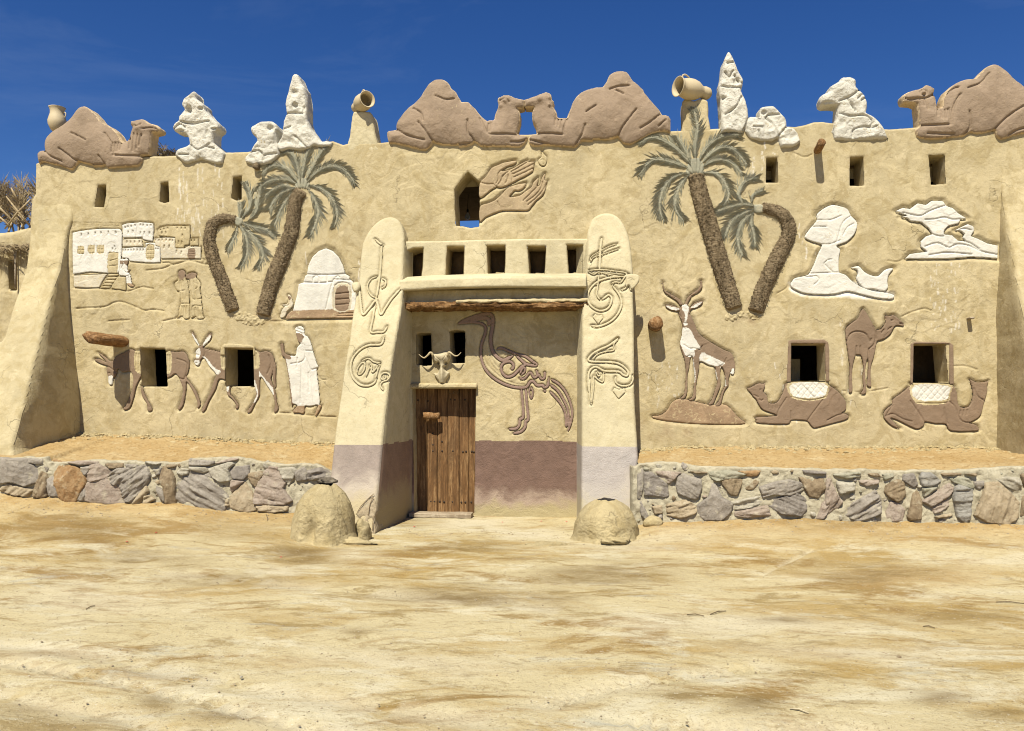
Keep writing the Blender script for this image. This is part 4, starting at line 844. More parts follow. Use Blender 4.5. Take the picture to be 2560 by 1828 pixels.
# pillars and buttresses
def zmi(thr, xin=None):
    def f(c):
        low = c[:, 2] < thr+.008*fbm(c[:, 0]*4, c[:, 1]*4, 2, 3)
        return np.where(low, np.where(c[:, 1]*0+(xin(c) if xin else 0) > 0, 2, 1), 0)
    return f
def lp_flare(q, f):
    q = q.copy(); c = q[:, 0].mean(); m = q[:, 0] > -3.05
    q[:, 0] = np.where((q[:, 0] > -3.2) & (q[:, 1] < 4.0), q[:, 0]*(1-f)+np.maximum(q[:, 0], -2.72)*f, q[:, 0]); return q
def rp_flare(q, f):
    q = q.copy(); q[:, 0] = np.where((q[:, 0] < .1) & (q[:, 1] < 4.0), q[:, 0]*(1-f)+np.minimum(q[:, 0], -.27)*f, q[:, 0]); return q
LPO = 'o 905,612 915,588 930,566 952,548 973,542 992,547 1005,566 1010,599 1007,673 1004,762 992,836 979,913 964,1030 957,1097 945,1226 934,1330 934,1400 800,1400 812,1320 828,1168 838,1080 852,985 862,910 872,850 880,790 890,735 896,698 899,660'
lp = slab('gate_pillar', LPO, S_LP, .06, [M_pil, M_dadoL, M_dadoS], r=.045, cell=.0115, amp=.004, parent=B, flare=lp_flare, mfun=zmi(1.125, lambda c: (c[:, 0] > -3.05+0*c[:, 0]) & (c[:, 1] > S_LP.base(c[:, 0], c[:, 2])+.07)), smooth_outline=True)
RPO = 'o 1468,599 1470,575 1480,548 1497,536 1515,532 1533,535 1550,547 1565,572 1576,612 1582,679 1583,747 1585,827 1586,981 1591,1073 1594,1122 1597,1212 1602,1310 1606,1400 1450,1400 1453,1300 1454,1073 1455,950 1455,858 1456,770 1460,720 1467,680'
rp = slab('gate_pillar', RPO, S_RP, .06, [M_pil, M_dadoR, M_dadoR], r=.045, cell=.0115, amp=.004, parent=B, flare=rp_flare, mfun=zmi(1.09, lambda c: 0*c[:, 0]), smooth_outline=True)
S_LB.moats = []; 
slab('buttress', 'o 88,480 180,470 184,520 182,552 166,592 135,715 102,839 62,1000 43,1071 31,1120 20,1240 -260,1240 -200,1120 -110,960 -50,860 0,854 18,810 32,764 65,656 74,562', S_LB, .3, [M_wallp], r=.05, cell=.016, amp=.012, nf=4, parent=B)
slab('buttress', 'o 2505,400 2600,400 2700,420 2760,700 2860,1290 2690,1290 2646,1146 2600,950 2556,773 2537,665 2522,582 2509,500', S_RB, .3, [M_plain], r=.06, cell=.016, amp=.012, nf=4, parent=B)
# niche parapet, ledge, beam over the gate
def zY(px, py, Y): return un(px, py, Y)
slab('niche_parapet', 'o 1000,603 1100,602 1200,599 1300,597 1400,596 1475,596 1475,720 1000,722', SN, .05, [M_pil], r=.03, cell=.011, amp=.004, holes='|'.join(NICH), parent=B, cap=False, smooth_outline=False)
for s in NICH:
    pl = SN.xz(P(s)); reveal(pl, SN, .46, M_dim, name='niche', parent=B, closed=M_dark, front=.0)  # dark back colour stands in for shade inside the niche
    g = Geo(); c = pl.mean(0); xw = np.ptp(pl[:, 0]); zb = pl[:, 1].min()
    V, Fc = [], []
    n = 9
    for i in range(n):
        for j in range(4):
            fx = i/(n-1); y = YN+.16+.09*j
            V.append((pl[:, 0].min()+.02+fx*(xw-.03), y, zb+(.02+.045*(fx > .25)*abs(1+float(fbm(fx*5, j, 2, 3)))) if j else zb-.02))
    Fc = [(i*4+j, (i+1)*4+j, (i+1)*4+j+1, i*4+j+1) for i in range(n-1) for j in range(3)]
    if s != NICH[0]: mesh('mud_fill', V, Fc, M_mud, B)
def profile_x(name, prof, x0, x1, mat, jit=.008, n=140, sag=0.0, zfun=None, taper=False, parent=None, mi=None, freq=3.0, mfun=None):
    """bar along X with a (y,z) profile, edges wobbling by hand"""
    xs = np.linspace(x0, x1, n); V = []
    m = len(prof)
    for i, x in enumerate(xs):
        dz = zfun(x) if zfun else 0
        for k, (y, z) in enumerate(prof):
            V.append((x, y+jit*float(fbm(x*freq+k*.35, k*.4, 3, 2))*1.6, z+dz+jit*float(fbm(x*freq, k*.5+7, 3, 5))*1.6))
    Fc = [(i*m+k, i*m+(k+1) % m, (i+1)*m+(k+1) % m, (i+1)*m+k) for i in range(n-1) for k in range(m)]
    Fc += [tuple(range(m-1, -1, -1)), tuple((n-1)*m+k for k in range(m))]
    return mesh(name, V, Fc, mat, parent, True)
def dens(prof, st=.02):
    p = resample(np.array(prof), st, True); return [tuple(a) for a in p]
xl, xr = un(1000, 710, -.5)[0], un(1466, 710, -.5)[0]
zt = un(1240, 690, -.30)[1]; zc1 = un(1240, 697, -.50)[1]; zc2 = un(1240, 722, -.50)[1]; zc3 = un(1240, 725, -.33)[1]
profile_x('gate_ledge', dens([(-.05, zt+.03), (-.24, zt+.02), (-.50, zc1+.012), (-.53, zc1-.01), (-.535, zc2+.008), (-.53, zc2), (-.34, zc3-.0), (-.05, zc3)]), xl, xr, M_pil, .007, parent=B, zfun=lambda x: .022*math.sin((x-xl)*1.6)+.012*(x-xl)-.01, freq=2.2)
zb1 = un(1240, 756, -.33)[1]
profile_x('gate_cove', dens([(-.05, zc3+.01), (-.33, zc3+.01), (-.345, zb1+.05), (-.40, zb1), (-.05, zb1-.005)], .03), xl+.02, xr-.0, M_plain, .006, parent=B, freq=2.2)
za, zb = un(1240, 752, -.44)[1], un(1240, 768, -.44)[1]
profile_x('split_log_beam', dens([(-.04, za+.005), (-.36, za-.002), (-.43, za-.018), (-.455, (za+zb)/2-.005), (-.44, zb), (-.04, zb-.01)], .014), xl+.03, xr+.02, M_beam, .022, n=320, parent=B, zfun=lambda x: .010*math.sin((x-xl)*2.5), freq=9)
profile_x('beam_plaster', dens([(-.30, za+.04), (-.42, za+.022), (-.462, za-.002), (-.465, za-.022), (-.42, za-.03), (-.30, za+.0)], .016), un(1140, 750, -.44)[0], xr+.01, M_plain, .017, n=220, parent=B, freq=7)
# plaster lintel over the door and the boxed corner left of it
xd0, xd1 = un(1024, 960, 0)[0], un(1193, 960, 0)[0]; zl = un(1100, 959, 0)[1]
profile_x('door_lintel', dens([(.1, zl), (-.04, zl+.004), (-.075, zl-.015), (-.075, zl-.06), (-.05, zl-.075), (.1, zl-.075)], .012), xd0, xd1, M_wall if False else M_plain, .005, n=60, parent=B)
# broken plaster at the left pillar foot
g = slab('broken_plaster_patch', [S_LP.xz([(893,1285),(905,1262),(921,1245),(934,1232),(939,1255),(941,1275),(936,1300),(937,1335),(918,1335),(910,1305),(898,1297)])], S_LP, -.9, [ST['tn']], r=.02, cell=.011, amp=.02, nf=14, parent=B, extra=lambda X, Z, s: .008+.03*fbm(X*11, Z*9, 3, 3), label='crumbled corner showing bare ochre mud bricks')
g = Geo()
for s in ('K 300,1255 335,1190 390,1130 445,1083', 'K 400,1260 412,1170 440,1110', 'K 430,1385 440,1290 475,1235'):
    p = resample(catmull(S_LP.xz(P(s)), 4), .03); g.tube([(x, float(S_LP.y(x, z))-.028, z) for x, z in p], [.004]*len(p), 5)
g.build('plaster_crack', M_dark, B)
# door: planks, nails, bolt
dl, dr = un(1033, 1100, .22)[0], un(1190, 1100, .22)[0]; zt_, zb_ = un(1100, 955, .22)[1], -.02
door = Geo().box(dl-.03, .27, zb_, dr+.03, .29, zt_).build('door', M_dark, B)
pxs = [1033, 1068, 1093, 1120, 1148, 1172, 1192]; pe = [un(p, 1100, .22)[0] for p in pxs]
for k in range(6):
    x0, x1 = pe[k]+.003, pe[k+1]-.003; nz_ = 60; V = []
    off = random.uniform(-.006, .006)
    for j in range(nz_+1):
        z = zb_+.03+(zt_-zb_-.03)*j/nz_; wv = .005*float(fbm(z*3+k*7, k, 3, 4)); wv2 = .005*float(fbm(z*3+(k+1)*7, (k+1), 3, 4))
        for x, y in ((x0+wv, .27), (x0+wv, .227+off), (x0+.006+wv, .22+off), ((x0+x1)/2, .220+off+.006*float(fbm(z*2, k, 2, 8))), (x1-.006+wv2, .22+off), (x1+wv2, .227+off), (x1+wv2, .27)): V.append((x, y, z))
    m = 7; Fc = [(j*m+i, j*m+i+1, (j+1)*m+i+1, (j+1)*m+i) for j in range(nz_) for i in range(m-1)]
    mesh('plank', V, Fc, M_door, door, False)
def zat(py): return un(1100, py, .1)[1]
nails = [(1082,1084),(1105,1104),(1082,1112),(1082,1128),(1105,1128),(1132,1128),(1157,1130),(1165,1129),(1179,1129),(1184,1130),(1077,1254),(1086,1254),(1099,1254),(1110,1255),(1131,1255),(1153,1256),(1163,1256),(1178,1256),(1045,1001),(1070,1003),(1126,999),(1137,1000),(1162,1000)]
for px, py in nails:
    x, z = un(px, py, .21); M_ = Matrix.Translation((x, .215, z)) @ Matrix.Rotation(R(90), 4, 'X')
    V, Fc = lathe([(0, .007), (.008, .006), (.014, .001), (.015, -.003)], 10, M_); mesh('nail', V, Fc, M_nail, door)
g = Geo()
for s in ('K 1045,250 1050,278 1075,275', 'K 1080,250 1082,278', 'K 1100,252 1083,265 1105,280', 'K 1110,250 1117,278 1130,250'):
    p = P(s); g.tube([(un(a, b, .21)[0], .212, un(a, b, .21)[1]) for a, b in p], .0045, 5)
g.build('scratched_letters', M_dark, door)
x0, z0 = un(1057, 1040, .07); x1, _ = un(1097, 1040, .07)
bg = Geo(); bg.tube([(x0+(x1-x0)*t, .09+.01*math.sin(t*9), z0+.004*math.sin(t*7)) for t in np.linspace(0, 1, 12)], [.052*(1+.06*math.sin(t*5)) for t in np.linspace(0, 1, 12)], 14)
bg.build('door_bolt', M_log, door); Geo().box(x0+.06, .1, z0-.03, x1-.06, .22, z0+.03).build('bolt_block', M_door, door)
# interior: dark rooms behind the openings
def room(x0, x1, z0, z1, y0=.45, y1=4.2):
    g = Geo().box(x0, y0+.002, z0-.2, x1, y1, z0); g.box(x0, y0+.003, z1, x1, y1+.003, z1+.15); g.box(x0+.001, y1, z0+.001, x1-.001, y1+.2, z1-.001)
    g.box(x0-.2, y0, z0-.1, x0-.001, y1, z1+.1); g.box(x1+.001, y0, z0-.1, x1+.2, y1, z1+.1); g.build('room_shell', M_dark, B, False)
room(-8.7, -3.3, .6, 3.9); room(-8.7, -3.3, 4.15, 5.12); room(-3.0, .35, 0.0, 3.9); room(.7, 7.3, .6, 3.9); room(.7, 7.3, 4.15, 5.12)
g = Geo(); g.box(-3.0, .46, 5.20, .35, 3.6, 5.34)

g.build('terrace_roof', M_dark, B, False)
g = Geo().box(-8.72, -.0+.06, -.1, -8.68, .45, 5.3) ; g.build('end_wall', M_plain, B, False)
xq0, xq1 = un(1700, 900, .8)[0], un(2000, 900, .8)[0]
Geo().box(xq0, .80, .5, xq1, .95, un(1750, 899, .8)[1]).build('inner_wall', M_plain, B, False)
Geo().box(un(2180, 900, 1.1)[0], 1.1, .55, un(2460, 900, 1.1)[0], 1.2, 3.7).build('inner_wall', M_dark, B, False)
# jug posts
slab('jug_post', 'o 882,281 895,278 915,278 928,283 934,310 938,335 946,366 950,380 870,380 874,340 877,310', WALL, .3, [M_pil], r=.04, cell=.012, amp=.008, parent=B, jag=.004)
slab('jug_post', 'o 1708,250 1722,246 1735,250 1750,245 1766,248 1771,256 1772,290 1774,345 1708,345 1708,300', WALL, .3, [M_plain], r=.04, cell=.012, amp=.008, parent=B, jag=.004)
flush()
# ------------------------------------------------------------------ palms modelled on the wall
def tile_shift(pts): return pts
def trunk(parent, pxpts, widths_px, seed, step=.010):
    p = WALL.xz(pxpts); c = catmull(p, 8); 
    wz = np.interp(np.linspace(0, 1, len(c)), np.linspace(0, 1, len(widths_px)), widths_px)/168/2
    d = np.concatenate([[0], np.cumsum(np.hypot(*(c[1:]-c[:-1]).T))]); n = int(d[-1]/step); t = np.linspace(0, d[-1], n)
    cx = np.interp(t, d, c[:, 0]); cz = np.interp(t, d, c[:, 1]); r = np.interp(t, d, wz)
    tx = np.gradient(cx); tz = np.gradient(cz); L = np.hypot(tx, tz); nx, nz = -tz/L, tx/L
    m = 34; V = []
    a = np.linspace(-.12, math.pi+.12, m)
    A, T = np.meshgrid(a, t); Rr = np.repeat(r[:, None], m, 1)
    lat = np.cos(A); up = np.sin(A)
    ph = T/.030+1.3*fbm(lat*2+seed, T*9, 2, seed)+.5*lat; saw = ph-np.floor(ph)
    rough = .010*(saw-.4)+.016*fbm(lat*6, T*34, 3, seed+2)+.012*fbm(lat*3, T*5, 2, seed+4)+.006*vn(lat*26, T*60, seed)
    ends = np.minimum(np.minimum(T, d[-1]-T)/.03, 1)
    rr = (Rr+rough)*(.75+.25*ends)
    X = cx[:, None]+nx[:, None]*lat*rr; Z = cz[:, None]+nz[:, None]*lat*rr
    Hh = up*rr*.62+.004
    Y = WALL.y(X, Z)-Hh*ends-.0
    V = np.stack([X.ravel(), Y.ravel(), Z.ravel()], 1); idx = np.arange(n*m).reshape(n, m)
    Q = np.stack([idx[:-1, :-1].ravel(), idx[:-1, 1:].ravel(), idx[1:, 1:].ravel(), idx[1:, :-1].ravel()], 1)
    o = mesh('trunk', V, Q, M_bark, parent)
    # fibre tufts
    g = Geo(); rg = random.Random(seed)
    for _ in range(int(d[-1]*420)):
        i = rg.randrange(2, n-4); aa = rg.uniform(.15, math.pi-.15); rr_ = r[i]*1.04
        x = cx[i]+nx[i]*math.cos(aa)*rr_; z = cz[i]+nz[i]*math.cos(aa)*rr_; y = float(WALL.y(x, z))-math.sin(aa)*rr_*.62-.004
        l = rg.uniform(.012, .028); s = rg.choice((-1, 1)); dx = nx[i]*s*l+tx[i]/L[i]*rg.uniform(-.02, .02); dz = nz[i]*s*l+tz[i]/L[i]*rg.uniform(-.02, .02)
        w2 = .004; V = [(x-tx[i]/L[i]*w2, y, z-tz[i]/L[i]*w2), (x+tx[i]/L[i]*w2, y, z+tz[i]/L[i]*w2), (x+dx, y-.006, z+dz), (x+dx*.5, y-.012, z+dz*.5)]
        g.add(V, [(0, 3, 1), (1, 3, 2), (0, 2, 3)])
    g.build('trunk_fibre', M_bark, o)['kind'] = 'stuff'
    return o
def frond(parent, pxpts, wpx, seed, side=1):
    p = resample(catmull(WALL.xz(pxpts), 10), .010); n = len(p); rg = np.random.default_rng(seed)
    t = np.gradient(p, axis=0); t /= np.hypot(*t.T)[:, None]; nn = np.stack([-t[:, 1], t[:, 0]], 1); f = np.linspace(0, 1, n)
    Wd = wpx/168*np.clip(np.sin(np.pi*(.12+.80*f))**.55, .25, 1)*np.clip((1-f)*7+.35, 0, 1)*np.clip(f*4+.25, 0, 1)
    V = []; Fc = []
    def y(x, z, h): return float(WALL.y(x, z))-h
    # raised ribbon body
    m = 9; b = 0; W9 = np.linspace(-1, 1, m)
    X = p[:, 0][:, None]+nn[:, 0][:, None]*W9*Wd[:, None]*.45; Z = p[:, 1][:, None]+nn[:, 1][:, None]*W9*Wd[:, None]*.45
    S = np.arange(n)[:, None]*.010+np.abs(W9)*Wd[:, None]*1.1
    hh = .016*(1-np.abs(W9)**2)[None]+.006*np.sin(S/.0135*2*math.pi*.55+seed)+.006*fbm(X*30, Z*30, 2, seed)-.012*np.exp(-(W9/.16)**2)[None]*.6
    hh = np.where(np.abs(W9)[None] > .99, -.006, hh); hh[0] = hh[-1] = -.005
    Y = WALL.y(X, Z)-hh
    idx = np.arange(n*m).reshape(n, m); V = [tuple(v) for v in np.stack([X.ravel(), Y.ravel(), Z.ravel()], 1)]
    Fc = [tuple(q) for q in np.stack([idx[:-1, :-1].ravel(), idx[:-1, 1:].ravel(), idx[1:, 1:].ravel(), idx[1:, :-1].ravel()], 1)]
    # leaflets
    for i in range(1, n-1, 1):
        for s in (-1, 1):
            for q in range(1):
                if rg.random() < .38: continue
                sp = math.radians(rg.uniform(22, 44)); d = t[i]*math.cos(sp)+nn[i]*s*math.sin(sp)
                l = Wd[i]/math.sin(sp)*rg.uniform(.8, 1.45)*.95
                st = p[i]+nn[i]*s*Wd[i]*.12; e = st+d*l+t[i]*l*.05; e[1] -= .012*rg.random()
                w2 = .0036; pn = np.array([-d[1], d[0]]); mid = (st+e)/2+nn[i]*s*.004
                hb = .015; b = len(V)
                for (qq, h) in ((st-pn*w2, hb*.2), (st+pn*w2, hb*.2), (mid+pn*w2*1.2, .002), (e, .001), (mid-pn*w2*1.2, .002), (st, hb+.004), (mid, hb+.002+.004*rg.random())):
                    V.append((qq[0], y(qq[0], qq[1], h), qq[1]))
                Fc += [(b, b+5, b+6, b+4), (b+5, b+1, b+2, b+6), (b+4, b+6, b+3), (b+6, b+2, b+3)]
    o = mesh('frond', V, Fc, M_frond, parent, True)
    return o
def D2(s): return P(s)
lp1 = thing('palm_relief', 'tall straight palm relief leaning right on the left wing, its crown reaching the roofline', 'palm relief', (-5.0, 0, 2.6), 'palm reliefs in crossed pairs')
trunk(lp1, P('B 1152,1055')+P('D 1100,-150 1075,60 1030,200 985,320 920,480 880,600 835,780'), [33, 36, 38, 39, 40, 40, 39, 37], 3)
for i, (s, wd) in enumerate([('B 1135,1005 1125,900 1090,790 1040,745 985,755', 12), ('B 1120,1000 1040,890 950,855 880,870 820,935', 12), ('B 1110,1010 1030,970 930,970 850,1000 785,1060', 11),
  ('B 1100,1035 1000,1070 930,1130 880,1220', 13), ('B 1095,1055 1030,1130 970,1230 925,1360', 12), ('B 1150,985 1165,880 1190,780 1225,660', 12), ('B 1180,990 1235,880 1290,780 1380,675', 12),
  ('B 1190,1000 1280,905 1390,860 1490,885 1560,960 1585,1030', 12), ('B 1205,1020 1310,1040 1390,1110 1435,1210 1435,1290 1410,1370', 12), ('B 1205,1050 1250,1120 1285,1220 1260,1330 1215,1440', 14), ('B 1090,1050 1000,1020 900,1060 840,1120', 10)]): frond(lp1, P(s), wd*1.12, i+1)
relief_build('crown_base', None, None, 'B 1090,1060 1095,1010 1120,960 1160,950 1200,970 1220,1020 1215,1060 1150,1045', M_frond, parent=lp1, moat=None, rise=.02, bev=.05, grooves=GR('B 1130,1055 1110,1000 1120,960|B 1150,1050 1142,990 1148,950|B 1165,1050 1172,990 1170,950|B 1185,1055 1200,1000 1198,965|B 1110,1055 1098,1025|B 1205,1055 1215,1025', .008, .016))
lp2 = thing('palm_relief', 'short palm relief with hooked trunk bending left then right, beside the village relief', 'palm relief', (-6.4, 0, 2.6), 'palm reliefs in crossed pairs')
trunk(lp2, P('B 625,1305 560,1290 480,1300 420,1350 400,1440')+P('D 400,190 430,300 480,430 530,560 600,745'), [20, 22, 27, 30, 30, 32, 33, 34, 34, 33], 8)
for i, (s, wd) in enumerate([('B 640,1295 655,1230 660,1150', 9), ('B 665,1290 725,1200 735,1100 690,985', 11), ('B 710,1310 780,1230 800,1130 825,1010', 11), ('B 640,1310 760,1350 860,1375 945,1432', 11),
  ('B 640,1330 690,1410 710,1520 690,1620 650,1690', 12), ('B 665,1350 760,1430 825,1530 835,1600 790,1700', 12), ('B 630,1340 610,1420 570,1500 545,1550', 9)]): frond(lp2, P(s), wd*1.15, i+31)
rp1 = thing('palm_relief', 'tallest palm relief leaning left on the right wing, one frond climbing the jug post', 'palm relief', (2.4, 0, 2.6), 'palm reliefs in crossed pairs')
trunk(rp1, P('M 515,1085')+P('O 535,60 590,250 650,450 705,640 770,850 835,1050'), [36, 39, 41, 42, 42, 41, 36], 5)
for i, (s, wd) in enumerate([('M 485,1020 400,920 300,840 200,795 120,800 45,850', 12), ('M 480,1000 430,890 360,775', 12), ('M 515,990 510,860 530,740 520,640 495,545', 13), ('M 540,990 600,880 690,800 780,770 890,775', 12),
  ('M 560,1010 640,920 730,870 820,885 890,950 940,1025', 12), ('M 560,1040 660,980 760,975 840,1020 905,1105', 11), ('M 570,1080 670,1080 740,1130 780,1220 775,1290 735,1350', 13),
  ('M 470,1050 350,1000 230,970 140,990 50,1110', 12), ('M 450,1080 340,1110 260,1190 225,1300 230,1400 265,1480', 13), ('M 470,1090 400,1160 355,1260 355,1370 425,1480', 13)]): frond(rp1, P(s), wd*1.12, i+61)
relief_build('crown_base', None, None, 'M 440,1100 440,1050 470,980 520,950 570,980 590,1050 580,1110 520,1085', M_frond, parent=rp1, moat=None, rise=.02, bev=.05, grooves=GR('M 500,1085 470,1020 472,985|M 512,1080 498,1000 500,955|M 525,1080 528,1000 526,952|M 545,1085 560,1010 556,970|M 480,1095 450,1060|M 565,1095 585,1055', .009, .016))
rp2 = thing('palm_relief', 'short palm relief with hooked trunk bending to the left, next to the tall mushroom rock', 'palm relief', (3.3, 0, 2.6), 'palm reliefs in crossed pairs')
trunk(rp2, P('O 1045,225 1130,240 1220,285 1275,380 1255,480 1195,600 1120,760 1060,900 1000,1075'), [21, 26, 29, 32, 34, 36, 37, 37, 36], 12)
for i, (s, wd) in enumerate([('M 1010,1355 900,1330 790,1355 670,1400', 11), ('M 1000,1370 890,1410 800,1480 745,1620', 12), ('M 1000,1390 905,1460 860,1570 870,1680 905,1765', 12), ('M 990,1400 965,1470 990,1570 1000,1690', 11),
  ('M 905,1335 865,1260 900,1170 960,1130 1030,1120', 11), ('M 970,1325 985,1260 1065,1220', 8)]): frond(rp2, P(s), wd*1.15, i+91)
relief_build('crown_base', None, None, 'M 985,1345 1020,1335 1065,1338 1092,1365 1062,1408 1000,1405', M_frond, parent=rp2, moat=None, rise=.03, bev=.04)
relief_build('crown_base', None, None, 'B 590,1275 630,1270 668,1290 672,1330 640,1352 605,1335', M_frond, parent=lp2, moat=None, rise=.03, bev=.04)
for nm_, s_, lab in (('palm_root_relief', 'O 760,1090 850,1070 900,1060 1000,1080 1060,1110 1000,1135 880,1120 820,1150 760,1140', 'lumpy greenish plaster mound at the foot of the crossed palms on the right wing'),
                ('palm_root_relief', 'D 575,760 640,740 700,745 760,770 830,795 880,800 840,850 740,860 640,830', 'sandy plaster mound where the two left palm trunks meet')):
    relief_build(nm_, lab, 'relief', s_, M_wall if 'left' in lab else M_plain, moat=None, rise=.014, bev=.09, rough=.022)
# ------------------------------------------------------------------ plaster animals and rocks on the parapet
TOP = Surf(y0=-.035, k=.5)
def _full(e):
    return lambda X, Z, s: (e(X, Z, s) if e is not None else 0)+.065*(1-np.exp(-np.asarray(s)/.10))*1.0-.0
def sculpture(name, label, cat, outline, mats, grooves='', r=.028, back=.17, amp=.016, nf=5, jag=.006, holes=(), group=None, gw=.013, gd=.03, extra=None, cell=.0125):
    return slab(name, outline, TOP, back, mats, r=r, cell=cell, grooves=GR(grooves, gw, gd) if grooves else (), amp=amp, nf=nf, jag=jag, holes=holes, label=label, cat=cat, group=group, extra=_full(extra) if 'camel' in name else extra, smooth_outline=False)
def bumps(spots):
    q = [(TOP.xz(P(s))[0], r, a) for s, r, a in spots]
    def f(X, Z, s):
        h = 0
        for (x, z), r, a in q: h = h+a*np.exp(-((X-x)**2+(Z-z)**2)/r**2)
        return h*np.clip(s/.02, 0, 1)
    return f
GC = 'kneeling camels on the parapet'
sculpture('kneeling_camel', 'brown kneeling plaster camel facing right with head raised, leftmost on the parapet', 'sculpture',
 'A 300,600 315,580 335,570 362,572 357,540 358,510 366,480 380,455 402,432 430,410 500,368 560,322 580,295 600,268 618,243 640,225 660,215 682,211 705,220 730,238 780,290 800,318 820,340 880,368 910,390 930,408 950,432 965,460 980,488 1000,506 1020,503 1042,488 1055,455 1063,420 1075,382 1063,372 1060,355 1060,335 1080,332 1098,325 1120,319 1145,317 1165,320 1180,332 1190,346 1220,353 1250,360 1280,377 1292,392 1290,410 1275,420 1232,430 1228,480 1220,540 1207,608 1140,618 1157,640 1150,665 1120,700 1000,708 872,716 850,690 843,700 760,706 740,690 690,680 640,666 620,690 605,712 590,725 562,727 500,702 420,682 340,662 312,682 302,640',
 [M_camel, M_camelside], 'A 500,565 560,610 620,655 740,690 840,690|A 360,575 420,625 512,665|A 860,435 900,490 930,540 938,580 930,615|A 815,620 850,685|A 930,615 1010,622 1100,620 1150,622|A 1105,378 1130,382 1150,362|A 1165,402 1230,392 1288,402|A 925,520 922,590|A 948,515 945,588|A 968,512 962,585|A 988,515 980,575|A 1060,470 1060,560|A 1095,440 1085,580|A 1130,450 1120,560|A 1160,450 1140,540|A 600,440 660,470 720,500',
 group=GC, extra=bumps([('A 480,520', .12, .02), ('A 1130,400', .05, .03), ('A 700,500', .2, .03), ('A 1000,640', .08, .01)]))
sculpture('kneeling_camel', 'brown kneeling plaster camel over the gate facing right, nose touching the other camel', 'sculpture',
 'G 378,590 385,578 400,573 430,568 458,564 454,545 456,520 470,488 492,460 530,410 560,380 602,352 630,325 655,295 680,250 702,218 720,192 742,174 765,160 792,153 815,155 842,160 870,178 888,198 905,232 925,243 942,260 965,305 985,341 1012,338 1042,340 1065,368 1090,390 1120,425 1150,460 1172,480 1197,496 1215,488 1240,488 1255,480 1258,440 1268,415 1280,385 1285,360 1278,330 1283,305 1305,298 1330,282 1360,282 1385,287 1420,305 1455,315 1495,320 1497,383 1438,396 1455,415 1464,440 1462,500 1448,545 1436,600 1500,612 1524,618 1522,645 1500,675 1460,706 1300,704 1140,700 1120,680 1090,668 1072,685 1050,697 967,708 960,690 890,692 822,690 780,680 757,665 748,685 725,712 700,734 660,730 620,720 500,690 430,674 397,678 385,640',
 [M_camel, M_camelside], 'G 462,565 530,610 600,635 688,656|G 643,515 700,585 757,667 820,690|G 1040,495 1040,590 1070,630 1090,668|G 1138,478 1170,540 1200,600 1260,610 1360,608 1430,610|G 1390,668 1460,668 1512,648|G 962,690 1088,680|G 1300,330 1340,322 1375,350|G 1210,520 1205,590|G 1230,510 1222,590|G 600,400 660,440 680,500|G 780,300 860,330 930,320', holes=(),
 group=GC, extra=bumps([('G 1350,330', .05, .045), ('G 1305,375', .035, .03), ('G 800,500', .22, .025), ('G 540,520', .14, .02)]))
sculpture('kneeling_camel', 'brown kneeling plaster camel over the gate facing left with hump at the right', 'sculpture',
 'H 196,320 230,311 262,300 290,290 330,272 370,259 395,263 412,276 418,300 422,322 437,332 432,380 445,400 457,422 462,458 480,468 545,466 556,435 570,400 585,355 602,322 622,292 650,266 685,248 722,235 780,220 835,216 852,192 870,168 880,140 892,118 912,104 932,94 975,85 1000,88 1026,93 1045,115 1062,142 1080,165 1102,182 1132,208 1162,236 1172,262 1205,300 1240,342 1265,370 1292,402 1305,425 1317,442 1345,445 1372,452 1387,476 1385,585 1312,577 1242,592 1182,622 1142,645 1102,668 1052,687 1002,677 980,652 965,633 955,624 912,641 830,645 762,642 752,661 700,660 660,657 642,682 612,707 540,702 390,692 270,697 240,680 230,655 232,625 262,604 300,600 298,575 285,535 262,492 258,455 262,425 276,386 198,383',
 [M_camel, M_camelside], 'H 300,600 430,606 515,612|H 515,612 522,550 560,440|H 692,532 672,600 640,650 612,695|H 1105,410 1050,480 990,560 958,622 910,641|H 1305,440 1220,510 1140,558|H 1345,490 1290,540|H 245,652 330,672 395,686|H 660,655 750,650|H 452,480 450,530|H 475,478 468,545|H 500,475 490,560|H 890,245 960,225 1050,215|H 940,255 1000,285|H 700,430 780,380', group=GC,
 extra=bumps([('H 325,320', .045, .045), ('H 405,310', .03, .03), ('H 850,450', .22, .025), ('H 400,370', .02, .03)]))
